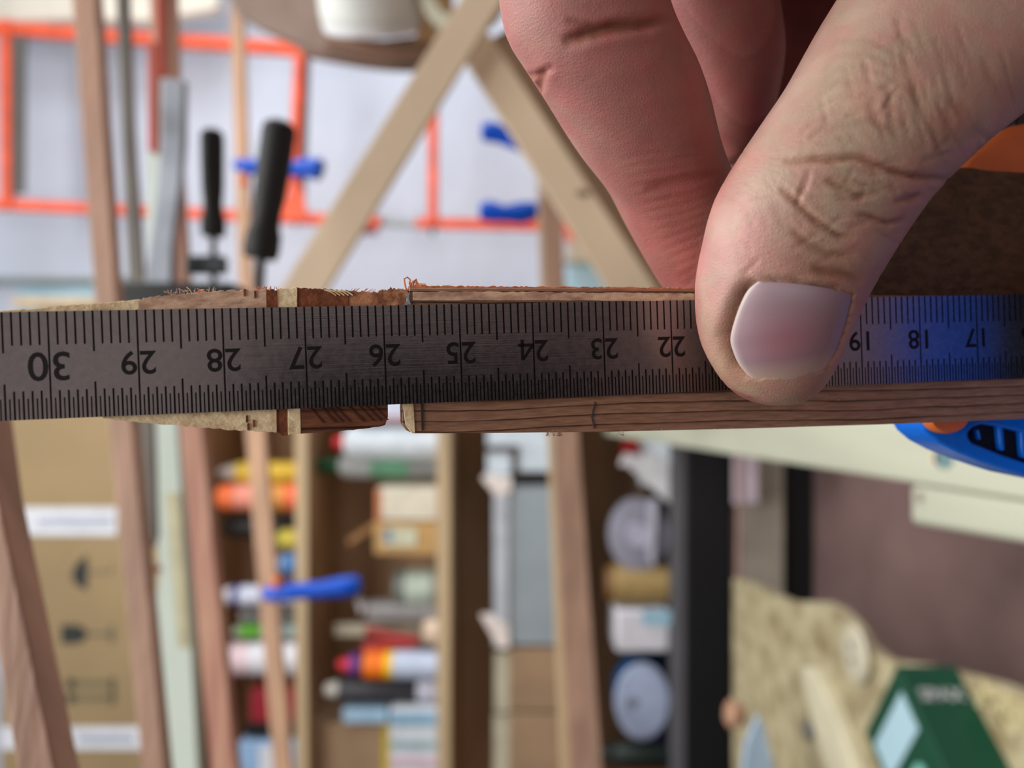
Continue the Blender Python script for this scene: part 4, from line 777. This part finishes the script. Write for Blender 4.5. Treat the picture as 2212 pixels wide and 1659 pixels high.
crease([(1712, 492), (1750, 525), (1795, 548), (1850, 560)], 8, .3, .5)
crease([(1750, 575), (1800, 590), (1860, 606)], 10, .3, .8)
crease([(1930, 432), (1965, 430), (1990, 418)], 7, .3, .6)
crease([(1730, 400), (1726, 420), (1722, 445)], 5, .2, .3); crease([(1745, 365), (1738, 395), (1730, 420)], 5, .2, .3)
for k in range(7): crease([(1735+k*8, 300-k*30), (1810, 276-k*32), (1880, 268-k*30), (1950, 290-k*28), (2010, 330-k*20)], 7, .08, .10)
rw = random.Random(4)
for k in range(60):
    x, y = rw.gauss(1850, 95), rw.gauss(395, 75); a = rw.gauss(.15, .5); q = rw.uniform(12, 40); crease([(x-q*math.cos(a), y-q*math.sin(a)), (x, y+rw.uniform(-5, 5)), (x+q*math.cos(a), y+q*math.sin(a))], rw.uniform(3, 6), rw.uniform(.04, .14), rw.uniform(.05, .25))
for k in range(70):
    x, y = rw.gauss(1700, 100), rw.uniform(300, 600); q = rw.uniform(10, 34); a = rw.gauss(.6, .4); crease([(x-q*math.cos(a), y-q*math.sin(a)), (x+q*math.cos(a), y+q*math.sin(a))], rw.uniform(2.5, 5), .05, .06)
for k in range(60):
    x, y = rw.gauss(1990, 90), rw.uniform(60, 330); q = rw.uniform(15, 50); crease([(x-q*.3, y-q), (x+q*.3, y+q)], rw.uniform(3, 6), rw.uniform(.04, .12), .12)
for k in range(6): crease([(1960+k*24, 160+k*10), (2000+k*22, 250+k*6), (2040+k*20, 320-k*2)], 8, .16, .2)
for k in range(5): crease([(1560+k*5, 420+k*26), (1600, 440+k*28), (1640, 470+k*26)], 6, .05, .05)
crease([(1640, 560), (1620, 580), (1600, 596)], 5, .12, .35)
crease([(1215, 88), (1270, 72), (1330, 66), (1400, 52), (1455, 30)], 12, .8, 1.0, ix_m)
crease([(1225, 40), (1290, 60), (1350, 52)], 9, .35, .4, ix_m)
crease([(1132, 168), (1160, 160), (1195, 140)], 7, .3, .6, ix_m)
crease([(1160, 205), (1166, 180), (1172, 150)], 9, .45, .8, ix_m)
crease([(1390, 412), (1440, 396), (1500, 380), (1560, 378)], 9, .2, .3, ix_m)
for k in range(15): crease([(1330+k*10, 350+k*19), (1420+k*6, 330+k*19), (1560, 300+k*19)], 5, .05, .06, ix_m)
# nail bed: a groove along its sides, then the plate
NL = [(1640, 607), (1616, 628), (1596, 670), (1580, 726), (1585, 758), (1600, 790), (1626, 820)]
NR = [(1846, 634), (1844, 650), (1840, 672), (1834, 695), (1826, 722), (1812, 756), (1786, 800)]
crease([(x-10, y) for x, y in NL], 15, .75, .85); crease([(x-2, y) for x, y in NL], 6, .5, .3); crease([(1636, 604), (1700, 606), (1770, 616), (1846, 632)], 7, .45, .3)
inn = np.zeros(len(co), bool)
poly_n = NL+NR[::-1]
j = len(poly_n)-1; ins = np.zeros(len(co), bool)
for i in range(len(poly_n)):
    xi, yi = poly_n[i]; xj, yj = poly_n[j]
    c_ = ((yi > py_) != (yj > py_)) & (px_ < (xj-xi)*(py_-yi)/(yj-yi+1e-9)+xi); ins ^= c_; j = i
disp[ins & th_m] -= .35
co2 = co+no*(disp*.001)[:, None]
me2.vertices.foreach_set('co', co2.astype(np.float32).ravel()); me2.update()
# skin colour: flesh tone with redder finger pads and pale, yellowish knuckle skin, plus painted shade on rear fingers and creases
base = np.tile(np.array([190, 152, 140], float), (len(co), 1))
red = np.array([172, 104, 100]); pale = np.array([182, 162, 140]); brown = np.array([126, 74, 50]); pinkc = np.array([206, 162, 158])
def mixc(w_, c): base[:] = base*(1-w_[:, None])+c*w_[:, None]
def blob(x, y, r, m_=None):
    k = np.exp(-(((px_-x)**2+(py_-y)**2)/r**2)); return k if m_ is None else k*m_
isidx = np.clip(.5-sid/30, 0, 1)*(dep < 127); rear_shade = ((dep >= 123) & (sid < 200)).astype(float)*.8
mixc(rear_shade, np.array([140, 72, 68]))  # darker red paints deep shade onto the fingers behind the index
mixc(.8*isidx, red); mixc(.45*blob(1240, 330, 140, isidx), pinkc); mixc(.35*blob(1150, 60, 120, isidx), pinkc)
mixc(.4*blob(1500, 560, 120, isidx), np.array([196, 104, 100]))
mixc(.5*blob(1850, 200, 260, th_m), pale); mixc(.4*blob(1800, 380, 110, th_m), pale); mixc(.6*blob(1560, 520, 110, th_m), pinkc); mixc(.5*blob(1600, 800, 90, th_m), np.array([208, 176, 142])); mixc(.35*blob(1780, 590, 80, th_m), np.array([170, 124, 96]))
mixc(np.clip(tone, 0, 1)*.6, brown)  # brown painted into creases and nail groove as their shade
base *= .93
lc = base/255.0; lc = np.where(lc <= .04045, lc/12.92, ((lc+.055)/1.055)**2.4)
ca = me2.color_attributes.new('skin_tone', 'FLOAT_COLOR', 'POINT'); ca.data.foreach_set('color', np.c_[lc, np.ones(len(lc))].astype(np.float32).ravel())
def skin_material():
    m = bpy.data.materials.new('skin'); m.use_nodes = True; nt = m.node_tree; b = nt.nodes['Principled BSDF']; L = nt.links.new
    at = nt.nodes.new('ShaderNodeAttribute'); at.attribute_name = 'skin_tone'; tc = nt.nodes.new('ShaderNodeTexCoord')
    n1 = nt.nodes.new('ShaderNodeTexNoise'); n1.inputs['Scale'].default_value = 190; n1.inputs['Detail'].default_value = 6; L(tc.outputs['Object'], n1.inputs[0])
    hs = nt.nodes.new('ShaderNodeHueSaturation'); mr = nt.nodes.new('ShaderNodeMapRange'); mr.inputs[1].default_value = .3; mr.inputs[2].default_value = .7; mr.inputs[3].default_value = .88; mr.inputs[4].default_value = 1.1
    L(n1.outputs[0], mr.inputs[0]); L(mr.outputs[0], hs.inputs['Value']); L(at.outputs['Color'], hs.inputs['Color']); n3 = nt.nodes.new('ShaderNodeTexNoise'); n3.inputs['Scale'].default_value = 230; n3.inputs['Detail'].default_value = 3; L(tc.outputs['Object'], n3.inputs[0])
    cr3 = nt.nodes.new('ShaderNodeValToRGB'); cr3.color_ramp.elements[0].position = .38; cr3.color_ramp.elements[1].position = .62; cr3.color_ramp.elements[0].color = (1, .80, .80, 1); cr3.color_ramp.elements[1].color = (.92, 1, .90, 1); L(n3.outputs[0], cr3.inputs[0])
    mx3 = nt.nodes.new('ShaderNodeMix'); mx3.data_type = 'RGBA'; mx3.blend_type = 'MULTIPLY'; mx3.inputs[0].default_value = .7; L(hs.outputs[0], mx3.inputs[6]); L(cr3.outputs[0], mx3.inputs[7]); L(mx3.outputs[2], b.inputs['Base Color'])
    b.inputs['Roughness'].default_value = .5; b.inputs['Specular IOR Level'].default_value = .4
    b.inputs['Subsurface Weight'].default_value = .25; b.inputs['Subsurface Radius'].default_value = (1, .35, .2); b.inputs['Subsurface Scale'].default_value = .0015
    mp = nt.nodes.new('ShaderNodeMapping'); mp.inputs['Rotation'].default_value = (0, 0, math.radians(-28)); mp.inputs['Scale'].default_value = (700, 3200, 1800); L(tc.outputs['Object'], mp.inputs[0])
    n2 = nt.nodes.new('ShaderNodeTexNoise'); n2.inputs['Scale'].default_value = 1; n2.inputs['Detail'].default_value = 5; L(mp.outputs[0], n2.inputs[0])
    vo = nt.nodes.new('ShaderNodeTexVoronoi'); vo.feature = 'DISTANCE_TO_EDGE'; vo.inputs['Scale'].default_value = 2400; L(tc.outputs['Object'], vo.inputs[0])
    ad = nt.nodes.new('ShaderNodeMath'); ad.operation = 'ADD'; L(n2.outputs[0], ad.inputs[0]); L(vo.outputs[0], ad.inputs[1])
    bp = nt.nodes.new('ShaderNodeBump'); bp.inputs['Distance'].default_value = .00006; L(ad.outputs[0], bp.inputs['Height']); L(bp.outputs[0], b.inputs['Normal']); return m
me2.materials.clear(); me2.materials.append(skin_material()); ho_.matrix_world = CM
tag(ho_, 'bare hand of a person pinching the ruler and boards between thumb and index finger', 'person')
me2.shade_smooth()
# thumb nail, laid onto the thumb
bvh = BVHTree.FromPolygons([Vector(c) for c in co], [tuple(p.vertices) for p in me2.polygons])
def hit(px, py):
    d = Vector(((px-CX)/F, (CY-py)/F, -1)).normalized(); h_ = bvh.ray_cast(Vector((0, 0, 0)), d, 1); return h_[0], h_[1]
def along(pts, t_):
    s_ = t_*(len(pts)-1); i = min(int(s_), len(pts)-2); f_ = s_-i; g4 = [pts[max(0, min(len(pts)-1, i+q))] for q in (-1, 0, 1, 2)]
    return tuple(.5*(2*b+(c-a)*f_+(2*a-5*b+4*c-d)*f_*f_+(3*b-a-3*c+d)*f_**3) for a, b, c, d in zip(*g4))
N = 30; grid = []
for i in range(N+1):
    for k in range(N+1):
        a, b_ = along(NL, i/N), along(NR, i/N); s_ = k/N; x = a[0]*(1-s_)+b_[0]*s_; y = a[1]*(1-s_)+b_[1]*s_
        bow = math.sin(math.pi*s_)
        y += -6*bow*(1-i/N)+ (16*bow)*(i/N)**3
        p, nn = hit(x, y)
        if p is None: p, nn = hit(x-14, y)
        edge = min(s_, 1-s_, i/N if i/N < .5 else 9, 1-i/N)
        lift = .00030*min(1, edge/.14)**.8-.00034+.00024*bow
        grid.append(p+Vector((0, 0, 1))*lift)
for _ in range(5):      # relax the interior so the plate is smooth
    ng = grid[:]
    for i in range(1, N):
        for k in range(1, N):
            id_ = i*(N+1)+k; z = sum(grid[id_+q].z for q in (1, -1, N+1, -N-1))/4; ng[id_] = Vector((grid[id_].x, grid[id_].y, z))
    grid = ng
fs_ = [(i*(N+1)+k, (i+1)*(N+1)+k, (i+1)*(N+1)+k+1, i*(N+1)+k+1) for i in range(N) for k in range(N)]
nm = bpy.data.meshes.new('thumb_nail'); nm.from_pydata(grid, [], fs_); nm.shade_smooth()
nca = nm.color_attributes.new('nail_tone', 'FLOAT_COLOR', 'POINT'); cl = []
for i in range(N+1):
    for k in range(N+1):
        t_, s_ = i/N, k/N; c_ = np.array([150, 127, 134.])
        w1 = math.exp(-((t_-.62)/.25)**2-((s_-.48)/.33)**2); c_ = c_*(1-.7*w1)+np.array([166, 106, 118])*.7*w1
        w2 = math.exp(-((t_-.14)/.12)**2-((s_-.45)/.3)**2); c_ = c_*(1-.5*w2)+np.array([176, 162, 170])*.5*w2
        w3 = min(1, max(0, (t_-.80)/.16))*.8; c_ = c_*(1-w3)+np.array([196, 170, 148])*w3
        w4 = math.exp(-(s_/.035)**2); c_ = c_*(1-.7*w4)+np.array([222, 214, 204])*.7*w4
        cl += [lin(c_[0]), lin(c_[1]), lin(c_[2]), 1]
nca.data.foreach_set('color', cl)
mn = bpy.data.materials.new('nail'); mn.use_nodes = True; b = mn.node_tree.nodes['Principled BSDF']; at = mn.node_tree.nodes.new('ShaderNodeAttribute'); at.attribute_name = 'nail_tone'
mn.node_tree.links.new(at.outputs['Color'], b.inputs['Base Color']); b.inputs['Roughness'].default_value = .38; b.inputs['Specular IOR Level'].default_value = .45
nm.materials.append(mn); no_ = bpy.data.objects.new('thumb_nail', nm); SC.collection.objects.link(no_); no_.parent = ho_
sd = no_.modifiers.new('t', 'SOLIDIFY'); sd.thickness = .0002; sd.offset = -1
no_['label'] = 'broad greyish pink thumb nail'
